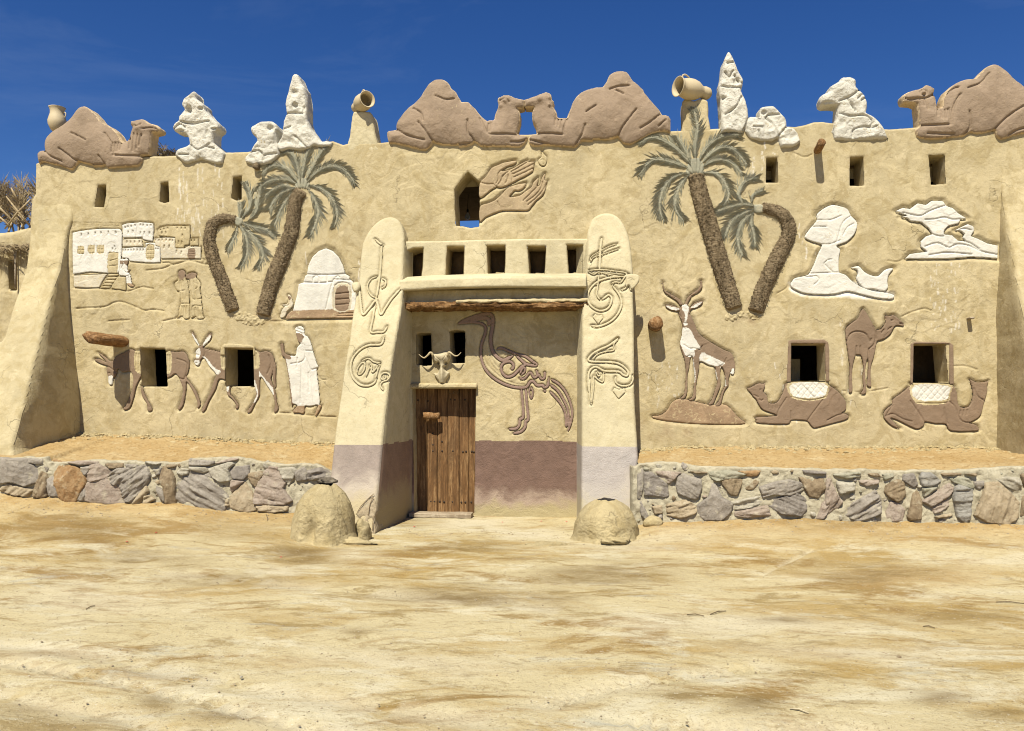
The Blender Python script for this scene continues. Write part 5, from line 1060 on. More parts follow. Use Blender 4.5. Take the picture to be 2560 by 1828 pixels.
sculpture('kneeling_camel', 'brown kneeling plaster camel facing left at the far right end of the parapet', 'sculpture',
 'N 640,372 645,352 657,338 690,320 730,308 770,300 790,292 812,283 825,268 840,264 870,275 890,288 905,294 893,340 910,372 913,410 916,450 958,452 960,420 966,380 980,345 1002,308 1035,280 1072,254 1112,232 1152,220 1195,215 1237,211 1262,180 1292,150 1316,126 1342,110 1385,97 1415,104 1442,116 1480,145 1502,166 1520,185 1532,202 1580,240 1624,275 1700,330 1800,450 1850,560 1830,620 1750,650 1624,657 1542,677 1500,693 1450,706 1420,700 1400,682 1387,635 1330,650 1272,661 1230,660 1192,651 1165,668 1140,686 1020,695 900,706 835,705 778,701 757,685 750,660 743,628 775,602 770,550 765,500 760,460 760,425 730,412 702,411 655,408 645,392',
 [M_camel, M_camelside], 'N 780,602 900,602 1020,597|N 1020,597 1030,500 1060,410 1098,350|N 1168,490 1182,600 1160,650 1130,682|N 1385,632 1420,590 1460,550 1540,490 1624,440|N 838,665 940,670 1050,672|N 1500,675 1560,640 1624,620|N 770,385 840,372 893,342|N 650,376 700,388 760,382|N 920,470 915,522|N 945,475 945,542|N 975,475 980,548|N 1000,470 1010,580|N 780,330 800,312 825,325 822,350 795,355 780,335|N 1000,340 1050,300 1090,290|N 810,390 810,440|N 830,380 835,470|N 1160,300 1260,260 1330,180', group=GC,
 extra=bumps([('N 803,332', .03, .04), ('N 1330,350', .25, .03), ('N 860,520', .08, .02)]))
GW = 'white gypsum rock figures on the parapet'
RK = dict(r=.028, back=.24, amp=.014, nf=6.5, jag=.006, gw=.012, gd=.035, cell=.0125)
def caves(spots):
    q = [(TOP.xz(P(s))[0], rx, rz, a) for s, rx, rz, a in spots]
    def f(X, Z, s):
        h = 0
        for (x, z), rx, rz, a in q: h = h-a*np.exp(-(((X-x)/rx)**2+((Z-z)/rz)**2)**2)
        h = h+.055*np.abs(fbm(X*4.2+3, Z*4.2, 3, 14))+.02*np.abs(fbm(X*11, Z*11, 3, 17))
        return h*np.clip(s/.03, 0, 1)
    return f
sculpture('gypsum_rock', 'white wind-worn rock figure with pointed hood and flared collar, left of the cones', 'sculpture',
 'B 118,772 125,740 140,722 200,702 238,682 230,640 222,615 195,588 158,582 122,578 105,565 100,548 112,515 150,490 150,455 195,402 188,380 175,365 172,348 188,312 228,282 255,262 270,250 285,272 287,312 322,335 352,362 357,402 400,452 440,490 465,510 474,535 468,555 437,580 430,620 430,668 470,702 500,730 524,757 512,790 500,832 470,842 420,832 330,802 215,838 178,822 150,792',
 [M_gyps], 'B 250,690 310,730 400,682|B 310,730 318,800|B 110,560 160,520 200,545|B 165,500 260,518 330,505 400,495|B 150,765 230,770|B 360,700 440,720', group=GW, extra=caves([('B 228,400', .05, .06, .09), ('B 330,395', .04, .025, .05), ('B 160,575', .07, .02, .06), ('B 440,560', .05, .02, .06), ('B 240,510', .12, .02, .03), ('B 380,590', .03, .05, .03)]), **RK)
sculpture('gypsum_rock', 'smallest white rock figure like a crouching sphinx, immediately left of the tall left cone', 'sculpture',
 'B 732,745 746,710 786,652 780,626 748,602 734,562 740,540 790,511 822,498 868,496 912,498 945,520 957,560 942,592 946,665 962,700 968,762 940,792 900,832 840,847 750,847 690,827 688,790 720,757',
 [M_gyps], 'B 738,745 800,735 836,780 836,842|B 836,780 880,765 945,760', group=GW, extra=caves([('B 900,560', .05, .05, .04), ('B 760,620', .04, .02, .03)]), **RK)
sculpture('gypsum_cone', 'tall white pointed rock cone on the left wing, behind the palm crown', 'sculpture',
 'B 945,690 965,655 990,622 1002,500 1027,430 1022,390 1015,350 1028,300 1042,250 1055,190 1072,132 1085,115 1102,111 1125,125 1150,190 1172,222 1182,280 1192,342 1190,420 1192,482 1217,552 1262,612 1310,662 1352,655 1402,672 1385,702 1290,706 1250,690 1200,722 1150,730 1040,722 980,742 950,722',
 [M_gyps], 'B 1100,620 1150,670 1200,720|B 1030,440 1100,430 1160,440|B 1010,560 1060,540', group=GW, extra=caves([('B 1095,270', .06, .05, .04), ('B 1100,370', .04, .04, .06), ('B 1170,420', .02, .06, .03)]), **dict(RK, amp=.02))
sculpture('gypsum_cone', 'tallest white pointed rock cone, right of the right-hand clay jug', 'sculpture',
 'M 730,747 728,680 725,602 722,540 720,482 712,440 709,402 720,340 735,272 738,220 746,172 762,130 782,91 797,100 806,112 830,160 850,202 855,225 862,242 885,280 902,312 904,345 900,372 886,402 905,445 922,482 932,520 941,562 946,622 940,660 930,692 905,752 800,742',
 [M_gyps], 'M 890,460 840,550 760,602|M 945,640 900,745|M 775,190 822,180|M 720,375 800,385 890,390|M 750,260 790,300 820,250|M 830,290 870,340 900,350|M 730,480 760,470', group=GW, extra=caves([('M 850,340', .05, .05, .04), ('M 735,470', .03, .03, .03)]), **dict(RK, amp=.02))
sculpture('gypsum_rock', 'low white boulder group like a curled animal, directly right of the tallest cone', 'sculpture',
 'M 920,742 924,700 932,660 945,635 962,620 1000,622 1040,626 1040,590 1042,550 1060,540 1082,535 1152,530 1180,555 1202,582 1225,607 1247,632 1256,665 1257,702 1320,715 1347,752 1372,822 1340,850 1300,867 1210,870 1186,792 1142,817 1050,817 960,792',
 [M_gyps], 'M 1085,630 1120,660 1150,700 1190,782|M 1090,625 1115,605 1200,602|M 1190,782 1255,702|M 985,705 1060,707|M 1030,740 1035,812', group=GW, extra=caves([('M 1070,590', .04, .035, .05)]), **dict(RK, amp=.03))
sculpture('gypsum_rock', 'white horse-headed rock figure facing left on the right wing', 'sculpture',
 'N -19,375 -12,350 0,335 50,312 55,285 62,270 95,250 132,225 145,205 162,196 190,198 217,195 240,203 262,215 268,240 264,272 290,300 322,332 345,370 357,402 356,450 350,487 375,500 402,512 428,530 452,552 472,578 488,602 502,640 532,707 420,707 240,717 150,716 88,712 70,680 60,642 68,610 80,582 98,555 115,522 118,475 122,427 70,420 10,424 -15,407',
 [M_gyps], 'N 125,397 200,372 250,340 290,305|N 130,495 200,520 340,520 392,562 380,612|N 185,375 215,420 252,477|N 235,690 242,632 320,607 392,612 432,602|N 270,382 310,347|N 300,397 332,375|N 80,600 75,680', group=GW, extra=caves([('N 30,405', .09, .018, .03)]), **dict(RK, amp=.018, r=.06))
# ------------------------------------------------------------------ clay jugs
def jug(name, label, prof, M, mat, handles=(), group='clay jugs on the parapet'):
    root = thing(name, label, 'jug', tuple(M.translation), group)
    V, Fc = lathe(prof, 40, M); mesh('body', V, Fc, mat, root)
    for k in handles:
        pts, rad = k; g = Geo(); c = catmull([(a, b) for a, b in pts], 5); g.tube([M @ Vector((a, 0, b)) for a, b in c], rad, 8); g.build('handle', mat, root)
    return root
def aim(loc, d, roll=0):
    q = Vector(d).normalized().to_track_quat('Z', 'Y'); return Matrix.Translation(loc) @ q.to_matrix().to_4x4() @ Matrix.Rotation(roll, 4, 'Z')
JP = [(.0, -.30), (.05, -.295), (.075, -.27), (.082, -.22), (.072, -.185), (.088, -.15), (.118, -.10), (.132, -.04), (.130, .02), (.116, .07), (.106, .10), (.112, .125), (.125, .14), (.128, .147), (.120, .150), (.102, .13), (.094, .10), (.10, .05), (.115, 0.0), (.112, -.06), (.08, -.12), (0, -.15)]
x, z = un(908, 256, -.02)
jug('clay_jug', 'clay jug lying on its post left of the gate camels, mouth open towards the right', [(r*.98, h) for r, h in JP], aim((x, -.02, z), (.62, -.70, .03), R(100)), M_clay, [([(.105, .10), (.145, .095), (.155, .05), (.13, .0)], .012)])
x, z = un(1718, 223, -.02)
jug('clay_jug', 'larger clay jug lying on the right post, mouth open towards the left, pale lower half', [(r*1.13, h*1.30-.0) for r, h in JP], aim((x+.02, -.02, z), (-.88, -.55, .03), R(80)), M_clay, [([(.12, .13), (.165, .13), (.18, .08), (.15, .01)], .012)])
x, z = un(143, 300, .45)
jug('clay_vase', 'pale clay vase standing upright behind the leftmost camel', [(0, -.2), (.06, -.2), (.10, -.16), (.135, -.08), (.14, -.02), (.12, .05), (.105, .10), (.105, .15), (.12, .19), (.128, .20), (.118, .195), (.095, .15), (.10, .05), (0, -.1)], Matrix.Translation((x, .45, z)), M_clay, [([(.11, .12), (.145, .11), (.15, .07), (.13, .03)], .009), ])
# ------------------------------------------------------------------ beams and pegs sticking out of the wall
def beam_log(name, label, px0, px1, r, length, mat, seed, d=(0, -1, 0), rad=None, squash=1.0, cutfade=0):
    x, z = un(px0, px1, 0); d = Vector(d).normalized(); n = 26; m = 22; V = []
    side = d.cross(Vector((0, 0, 1))).normalized(); up = side.cross(d)
    for i in range(n+1):
        f = i/n; c = Vector((x, .15, z))+d*(length+.15)*f
        for k in range(m):
            a = 2*math.pi*k/m; rr = r*(1+.10*float(fbm(math.cos(a)*2+seed, f*3+math.sin(a)*2, 3, seed))+.05*math.sin(a*3+seed))
            V.append(c+side*math.cos(a)*rr+up*math.sin(a)*rr*squash)
    b = len(V); V.append(Vector((x, .15, z))+d*(length+.15+.004))
    Fc = [(i*m+k, i*m+(k+1) % m, (i+1)*m+(k+1) % m, (i+1)*m+k) for i in range(n) for k in range(m)]+[(n*m+k, n*m+(k+1) % m, b) for k in range(m)]
    o = mesh(name, V, Fc, mat); tag(o, label, 'beam', 'wooden beam ends in the wall'); return o
beam_log('beam_end', 'round sawn log end sticking out between the right pillar and the gazelle', 1637, 813, .098, .29, M_log, 2)
beam_log('beam_end', 'small pale pole end under the parapet between boulder group and horse rock', 2046, 377, .055, .30, M_log, 4, d=(-.08, -1, .05))
beam_log('beam_end', 'thin broken stub of wood above the right framed window near the buttress', 2421, 797, .03, .12, M_weath, 6, squash=.5)
beam_log('beam_end', 'dark wooden stub under the small sphinx rock beside the palm crown', 643, 418, .05, .07, M_bark, 8)
# the big split log over the grazing donkey
x, z = un(308, 853, 0)
root = thing('split_log', 'orange-brown split log jutting out above the grazing donkey relief', 'beam', (x, 0, z), 'wooden beam ends in the wall')
n = 46; m = 26; V = []
for i in range(n+1):
    f = i/n; L_ = .2-.80*f; rr = .105
    for k in range(m):
        a = 2*math.pi*k/m; cx_ = math.cos(a)*rr*1.25*(1+.12*float(fbm(a*1.2, f*4, 3, 3))); cz_ = math.sin(a)*rr*(1.0 if math.sin(a) < .3 else .75)*(1+.10*float(fbm(a*1.5+3, f*5, 3, 5)))
        end = (.10*float(fbm(math.cos(a)*2.2, math.sin(a)*2.2, 3, 4)))*f**4
        V.append((x+cx_-.12*f, L_-end, z+cz_+.02*f-.03*f*math.cos(a)))
b = len(V); V.append((x-.12, -.66, z+.01))
Fc = [(i*m+k, (i+1)*m+k, (i+1)*m+(k+1) % m, i*m+(k+1) % m) for i in range(n) for k in range(m)]+[(n*m+k, b, n*m+(k+1) % m) for k in range(m)]
mesh('log_body', V, Fc, M_log, root)
# ------------------------------------------------------------------ horned skull over the door
x, z = un(1105, 905, -.08)
sk = thing('horned_skull', 'bleached horned animal skull hanging between the two small windows over the door', 'skull', (x, -.05, z))
SKS = Surf(y0=-.055, k=0.0)
def skh(X, Z, s):
    pc = SKS.xz(P('W 780,950'))[0]; pn_ = SKS.xz(P('W 785,1230'))[0]
    h = .07*np.exp(-((X-pc[0])/.13)**2-((Z-pc[1])/.08)**2)+.07*np.exp(-((X-pn_[0])/.035)**2-((Z-pn_[1])/.16)**2)
    for q in ('W 715,1055', 'W 845,1055'):
        e = SKS.xz(P(q))[0]; h = h-.10*np.exp(-(((X-e[0])/.025)**2+((Z-e[1])/.022)**2)**2)
    return h*np.clip(s/.02, 0, 1)
slab('skull_bone', 'W 640,905 700,905 760,895 810,880 862,878 900,900 915,950 905,1000 870,1040 835,1090 810,1110 820,1150 860,1180 890,1195 880,1235 850,1290 830,1340 820,1368 780,1372 738,1366 722,1330 690,1280 660,1240 652,1200 700,1210 735,1150 745,1095 720,1075 660,1030 625,985 618,940', SKS, .02, [M_bone], r=.03, cell=.006, amp=.008, nf=14, parent=sk, extra=skh, use_un=0, grooves=GR('W 640,905 700,960 770,1010|W 862,900 830,960 790,1010|W 690,1240 740,1350|W 870,1240 830,1350|W 780,1120 770,1200', .004, .010))
for s, sg in (('W 640,930 615,892 590,890 560,925 510,965 470,955 420,912', -1), ('W 870,930 885,885 915,890 935,905 980,935 1030,930 1078,882', 1)):
    p = catmull(P(s), 5); g = Geo(); n = len(p)
    g.tube([(un(a, b, -.10-.03*math.sin(i/n*3.14))[0], -.10-.03*math.sin(i/n*3.14), un(a, b, -.10-.03*math.sin(i/n*3.14))[1]) for i, (a, b) in enumerate(p)], [.018*(1-i/n)**.8+.003 for i in range(n)], 10)
    g.build('horn', M_horn, sk)
# lamp inside the pointed window
x, z = un(1169, 541, 1.6)
lb = thing('light_bulb', 'unlit light bulb hanging from the dark ceiling inside the pointed window', 'bulb', (x, 1.6, z))
V, Fc = lathe([(0, -.05), (.025, -.045), (.042, -.02), (.045, .0), (.035, .03), (.018, .06), (.016, .07), (0, .07)], 16, Matrix.Translation((x, 1.6, z))); mesh('glass', V, Fc, M_glass, lb)
V, Fc = lathe([(0, .06), (.018, .06), (.02, .11), (.006, .125), (.0, .125)], 12, Matrix.Translation((x, 1.6, z))); mesh('socket', V, Fc, M_cord, lb)
Geo().tube([(x, 1.6, z+.12), (x+.01, 1.6, 5.21)], .004, 6).build('cord', M_cord, lb)
# ------------------------------------------------------------------ ground, banks, retaining walls
LST = [(-13, -1.85), (-9.6, -1.85), (-8.0, -1.75), (-3.4, -1.28)]       # line of the left retaining wall (X, Y)
RST = [(.60, -1.22), (4.0, -1.55), (6.2, -1.75), (11, -1.95)]
def ylin(L, X): return np.interp(X, [a for a, _ in L], [b for _, b in L])
def ztab(L, pts):
    out = []
    for px, py in pts:
        Y = -1.5
        for _ in range(12): X, Z = un(px, py, Y); Y = float(ylin(L, X))
        out.append((X, Z))
    return np.array(sorted(out))
LT = ztab(LST, [(-250,1140),(0,1148),(110,1147),(117,1160),(247,1153),(356,1158),(443,1160),(479,1149),(598,1147),(620,1152),(697,1163),(786,1164),(835,1186)])
LBm = ztab(LST, [(-250,1222),(0,1231),(87,1243),(150,1240),(174,1251),(309,1256),(443,1258),(554,1271),(639,1277),(709,1281),(835,1284)])
RT = ztab(RST, [(1590,1170),(1600,1163),(1659,1160),(1780,1170),(1868,1172),(2059,1176),(2258,1180),(2434,1178),(2560,1171),(2800,1160)])
RBm = ztab(RST, [(1590,1300),(1619,1302),(1780,1296),(1920,1294),(2059,1296),(2214,1302),(2403,1302),(2510,1306),(2560,1306),(2800,1310)])
LB0 = np.array(sorted(un(px, py, 0) for px, py in [(-200,1080),(31,1085),(203,1086),(339,1089),(493,1092),(604,1101),(832,1109),(900,1110)]))
RB0 = np.array(sorted(un(px, py, 0) for px, py in [(1560,1130),(1600,1128),(1700,1119),(1850,1117),(2000,1120),(2200,1119),(2400,1119),(2490,1125),(2560,1148),(2800,1160)]))
def gheight(X, Y):
    X = np.asarray(X, float); Y = np.asarray(Y, float)
    zl = np.interp(X, LBm[:, 0], LBm[:, 1]); zr = np.interp(X, RBm[:, 0], RBm[:, 1])
    wl = sst((-3.0-X)/.9); wr = sst((X-.15)/.7)
    dl = np.clip((ylin(LST, X)-Y)/3.4, 0, 1); dr = np.clip((ylin(RST, X)-Y)/3.0, 0, 1)
    fall = lambda d: (1-d)**1.8
    z = wl*zl*fall(dl)+wr*zr*fall(dr)
    z = z+.030*fbm(X*.8, Y*.8, 3, 3)*sst((-.4-Y)/1.2)+.010*fbm(X*3, Y*4, 3, 5)+.006*fbm(X*12, Y*14, 4, 7)
    near = np.exp(-np.maximum(dl*3.4*wl+dr*3.0*wr+(1-np.maximum(wl, wr))*9, 0)/.8)
    z = z+near*(.018*fbm(X*8, Y*8, 4, 9)+.010*np.abs(fbm(X*22, Y*22, 2, 4)))
    return z
def axis(a, b, st, far):
    c = list(np.arange(a, b+st/2, st)); s = st; x = c[-1]
    while x < far: s *= 1.35; x += s; c.append(x)
    s = st; x = a; lo = []
    while x > -far: s *= 1.35; x -= s; lo.append(x)
    return np.array(lo[::-1]+c)
gx = axis(-8.8, 7.2, .03, 500); gy = axis(-8.2, 0.25, .026, 500)
XX, YY = np.meshgrid(gx, gy); ZZ = gheight(XX, YY)
px_, py_ = proj(XX, np.maximum(YY, -D+2.2), 0*XX)
def gauss_blobs(lst):
    o = np.zeros_like(XX)
    for px, py, rx, ry, a in lst:
        g0 = ((px_-px+40*fbm(XX*1.5, YY*1.5, 3, 2))/rx)**2+((py_-py+ry*1.3*fbm(XX*2.4, YY*5, 4, 6))/ry)**2
        o = np.maximum(o, min(a*1.5, .95)*np.exp(-g0))
    return o
damp = gauss_blobs([(760,1392,80,20,.75),(360,1405,180,22,.35),(620,1350,150,22,.3),(200,1360,160,20,.45),(1160,1490,160,22,.6),(1500,1440,180,26,.5),(1380,1500,90,20,.45),(560,1450,160,18,.35),(2180,1440,180,24,.45),(2100,1340,200,20,.3),(380,1750,50,18,.5),(1860,1768,70,24,.55),(2340,1742,70,22,.5),(900,1580,40,9,.5),(330,1410,50,8,.55),(1700,1735,80,16,.35),(2420,1540,160,14,.4),(1000,1300,90,12,.35),(60,1790,200,20,.3),(2500,1790,90,20,.4),(1950,1550,70,9,.45),(1150,1372,140,14,.4),(560,1790,90,16,.4),(2450,1330,160,9,.5),(2080,1455,60,16,.5)])
pale = gauss_blobs([(1180,1310,130,22,.7),(1350,1340,90,14,.6),(900,1390,60,18,.4),(230,1500,200,40,.35),(1900,1560,260,28,.5),(1000,1660,300,26,.4),(2150,1630,260,18,.5),(700,1430,60,14,.4),(1560,1370,220,14,.4),(1650,1560,120,26,.4),(120,1640,180,14,.4),(520,1255,30,8,.6)])
wl_ = sst((-3.0-XX)/.9); wr_ = sst((XX-.15)/.7)
dd = np.where(XX < -1.5, ylin(LST, XX)-YY, ylin(RST, XX)-YY)
sandy = np.clip(np.exp(-np.maximum(dd-.1, 0)/.55)*1.2+.35*fbm(XX*1.5, YY*2.5, 3, 4)*np.exp(-np.maximum(dd, 0)/1.5), 0, 1)*np.maximum(wl_, wr_)
sandy = np.maximum(sandy, gauss_blobs([(2250,1450,220,26,.6), (2300,1350,260,30,.5)]))
# tyre marks as shallow ruts
def rut(z, pts, wd, dp, tread=0):
    p = np.array([ung(a, b) for a, b in pts]); m = (YY > -9.5) & (YY < -2) & (np.abs(XX) < 9)
    d, bx, by = seg_dist(XX[m], YY[m], p)
    s = bx*.8+by*.6
    pale[m] = np.maximum(pale[m], .55*np.exp(-(d/wd/1.3)**2)*(fbm(bx*6, by*6, 3, 4) > -.15)); z[m] -= 1.8*dp*np.exp(-(d/wd)**2)*(1+(.6*np.sin(s*2*math.pi/.07)*(d < wd)) if tread else 1)
for p, wd, dp, tr in [([(0,1610),(300,1650),(560,1710),(900,1760),(1200,1800)], .10, .010, 0), ([(0,1655),(300,1700),(560,1760),(800,1828)], .07, .012, 1), ([(0,1730),(300,1785),(420,1828)], .08, .012, 0),
    ([(1360,1760),(1500,1725),(1650,1700),(1900,1668)], .10, .012, 1), ([(1560,1800),(1700,1812),(1900,1818),(2150,1826)], .10, .014, 1), ([(1900,1440),(1960,1415),(2030,1390)], .025, .012, 0), ([(430,1440),(900,1480),(1400,1530)], .12, .006, 0)]:
    rut(ZZ, p, wd, dp, tr)
idx = np.arange(XX.size).reshape(XX.shape)
# leave out what lies inside the building
Q = np.stack([idx[:-1, :-1].ravel(), idx[:-1, 1:].ravel(), idx[1:, 1:].ravel(), idx[1:, :-1].ravel()], 1)
gr = mesh('ground', np.stack([XX.ravel(), YY.ravel(), ZZ.ravel()], 1), Q, M_ground, None, True, None, dict(damp=damp.ravel(), pale=pale.ravel(), sandy=sandy.ravel()))
gr['kind'] = 'structure'
def bank(name, L, T, Bk, x0, x1):
    xs = np.arange(x0, x1, .022); n = 64; f = np.linspace(0, 1, n)
    yf = ylin(L, xs)+.05; X = np.repeat(xs[None], n, 0); Y = yf[None]*(1-f[:, None])+.06*f[:, None]
    zf = np.interp(xs, T[:, 0], T[:, 1])-.008; zb = np.interp(xs, Bk[:, 0], Bk[:, 1])
    Z = zf[None]*(1-f[:, None])+zb[None]*f[:, None]+.02*np.sin(f*math.pi)[:, None]
    Z = Z+.022*fbm(X*5, Y*6, 4, 3)+.022*np.abs(fbm(X*16, Y*16, 3, 6))+.030*np.clip(f[:, None]-.86, 0, 1)/.14*fbm(X*6, Y*3, 3, 8)
    Z[0] -= .12
    idx = np.arange(X.size).reshape(X.shape)
    Q = np.stack([idx[:-1, :-1].ravel(), idx[:-1, 1:].ravel(), idx[1:, 1:].ravel(), idx[1:, :-1].ravel()], 1)
    mesh(name, np.stack([X.ravel(), Y.ravel(), Z.ravel()], 1), Q, M_sand)['kind'] = 'structure'
bank('sand_bank', LST, LT, LB0, -12.5, -3.15); bank('sand_bank', RST, RT, RB0, .57, 9.5)
# stones
def stone_wall(label, L, T, Bm, x0, x1, stones, seed):
    zmid = .5*(T[:, 1].mean()+Bm[:, 1].mean()); xm = (x0+x1)/2
    root = thing('stone_wall', label, 'stone wall', (xm, float(ylin(L, xm)), float(Bm[:, 1].mean())), 'low stone retaining walls')
    surf = Surf(k=0.0)
    surf.base = lambda X, Z: ylin(L, X)+.02*fbm(np.asarray(X)*2, np.asarray(Z)*2, 2, 5)+.10*(np.asarray(Z)-zmid)
    surf.y = surf.base
    def xz(pts):
        out = []
        for px, py in pts:
            Y = -1.5
            for _ in range(10): X, Z = un(px, py, Y); Y = float(surf.base(X, Z))
            out.append((X, Z))
        return np.array(out)
    surf.xz = xz
    # mortar body
    xs = np.arange(x0, x1, .014); n = 46; f = np.linspace(0, 1, n)
    zt = np.interp(xs, T[:, 0], T[:, 1])+.018*fbm(xs*7, xs*0, 3, seed)+.008; zb = np.interp(xs, Bm[:, 0], Bm[:, 1])-.10
    X = np.repeat(xs[None], n, 0); Z = zb[None]+(zt-zb)[None]*f[:, None]
    hb = .035*fbm(X*9, Z*9, 4, seed)+.022*np.abs(fbm(X*22, Z*22, 3, seed+1))
    Y = surf.base(X, Z)-hb-.020
    top = [(X[-1], Y[-1]+.03, Z[-1]+.012), (X[-1], Y[-1]+.10, Z[-1]+.012*fbm(xs*12, xs*0+3, 2, 2)+.01), (X[-1], Y[-1]+.20, Z[-1]-.06)]
    Xa = np.vstack([X]+[t[0] for t in top]); Ya = np.vstack([Y]+[t[1] for t in top]); Za = np.vstack([Z]+[t[2] for t in top])
    idx = np.arange(Xa.size).reshape(Xa.shape)
    Q = np.stack([idx[:-1, :-1].ravel(), idx[:-1, 1:].ravel(), idx[1:, 1:].ravel(), idx[1:, :-1].ravel()], 1)
    if x0 > 0:     # the wall turns back towards the facade at its free end
        cols = [(x0-.02, .04), (x0-.035, .12), (x0-.04, .4), (x0-.04, 1.15)]
        Xa = np.hstack([np.full((len(Xa), 1), cx+0.0)+.012*fbm(Za[:, :1]*9, Za[:, :1]*0+k, 2, 3) for k, (cx, _) in reversed(list(enumerate(cols)))]+[Xa])
        Ya = np.hstack([Ya[:, :1]+dy for _, dy in reversed(cols)]+[Ya]); Za = np.hstack([Za[:, :1]]*4+[Za])
    idx = np.arange(Xa.size).reshape(Xa.shape)
    Q = np.stack([idx[:-1, :-1].ravel(), idx[:-1, 1:].ravel(), idx[1:, 1:].ravel(), idx[1:, :-1].ravel()], 1)
    mesh('mortar', np.stack([Xa.ravel(), Ya.ravel(), Za.ravel()], 1), Q, M_mortar, root)
    rg = np.random.default_rng(seed); placed = []
    def stone(pl, mat, ang, rise, strata):
        pl = resample(pl, .02, True)
        X, Z, s, Q = grid_field([pl], [], .0125, None)
        if len(Q) == 0: return
        a = math.radians(ang); u = X*math.cos(a)+Z*math.sin(a); v = -X*math.sin(a)+Z*math.cos(a)
        tx, tz = rg.uniform(-.22, .22), rg.uniform(-.25, .1); c = pl.mean(0)
        rim = np.clip(s/.012, 0, 1)**.5
        fac = fbm(X*5+seed, Z*5, 2, int(rg.integers(50)))*.07
        st = strata*(.030*fbm(u*3, v*24, 3, int(rg.integers(50)))+.016*fbm(u*8, v*60, 2, 3)+.022*(np.floor(v*14+fbm(u*3, v*3, 2, 3)*2) % 2-.5)*.5)
        R_ = max(np.ptp(pl[:, 0]), np.ptp(pl[:, 1]))*.5; pk_ = np.full(X.shape, 1e3)
        for _k in range(6):
            an = _k*1.047+rg.uniform(-.4, .4); sl = rg.uniform(.08, .42); off = rg.uniform(.15, .9)*R_
            pk_ = np.minimum(pk_, rise+sl*(off-((X-c[0])*math.cos(an)+(Z-c[1])*math.sin(an))))
        pk_ = np.clip(pk_, .004, rise+.035)
        h = -.03+rim*(pk_+.03+fac*.25+st*.8+.007*fbm(X*35, Z*35, 3, 2))
        Y = surf.base(X, Z)-h
        mesh('stone', np.stack([X, Y, Z], 1), Q, mat, root)
    for col, ang, strata, s in stones:
        pl = surf.xz(P(s)); c = pl.mean(0); pl = c+(pl-c)*1.20; placed.append(pl)
        stone(pl, ST[col], ang, rg.uniform(.055, .085), strata)
    pal = ['gy', 'lt', 'gn', 'tn', 'pk', 'br', 'lt', 'gy']
    tries = 0; cnt = 0; cen = []
    while tries < 4500 and cnt < 170:
        tries += 1; x = rg.uniform(x0+.05, x1-.05); zt_ = np.interp(x, T[:, 0], T[:, 1]); zb_ = np.interp(x, Bm[:, 0], Bm[:, 1])
        z = rg.uniform(zb_+.0, zt_-.01); outf = x < surf.xz([(0, 1200)])[0][0]-.05 or x > surf.xz([(2560, 1200)])[0][0]+.05
        r = rg.uniform(.10, .2) if outf else rg.uniform(.022, .085)
        if z+r*.7 > zt_+.03: continue
        if any((x-a)**2+(z-b)**2 < (.78*(r+rr))**2 for a, b, rr in cen): continue
        ok = True
        for pl in placed:
            if abs(pl[:, 0].mean()-x) > .9: continue
            if sdf(np.array([x]), np.array([z]), pl)[0][0] > -r*.45: ok = False; break
        if not ok: continue
        k = rg.integers(5, 8); a0 = rg.uniform(0, 6.28); el = rg.uniform(.55, 1.0); ro = rg.uniform(0, 3.14)
        pts = []
        for i in range(k):
            a = a0+i*2*math.pi/k+rg.uniform(-.2, .2); q = np.array([math.cos(a)*r*rg.uniform(.8, 1.15), math.sin(a)*r*el*rg.uniform(.8, 1.15)])
            pts.append((x+q[0]*math.cos(ro)-q[1]*math.sin(ro), z+q[0]*math.sin(ro)+q[1]*math.cos(ro)))
        stone(np.array(pts), ST[pal[int(rg.integers(len(pal)))]], rg.uniform(-60, 60), rg.uniform(.015, .045), .8); cen.append((x, z, r)); cnt += 1
    return root
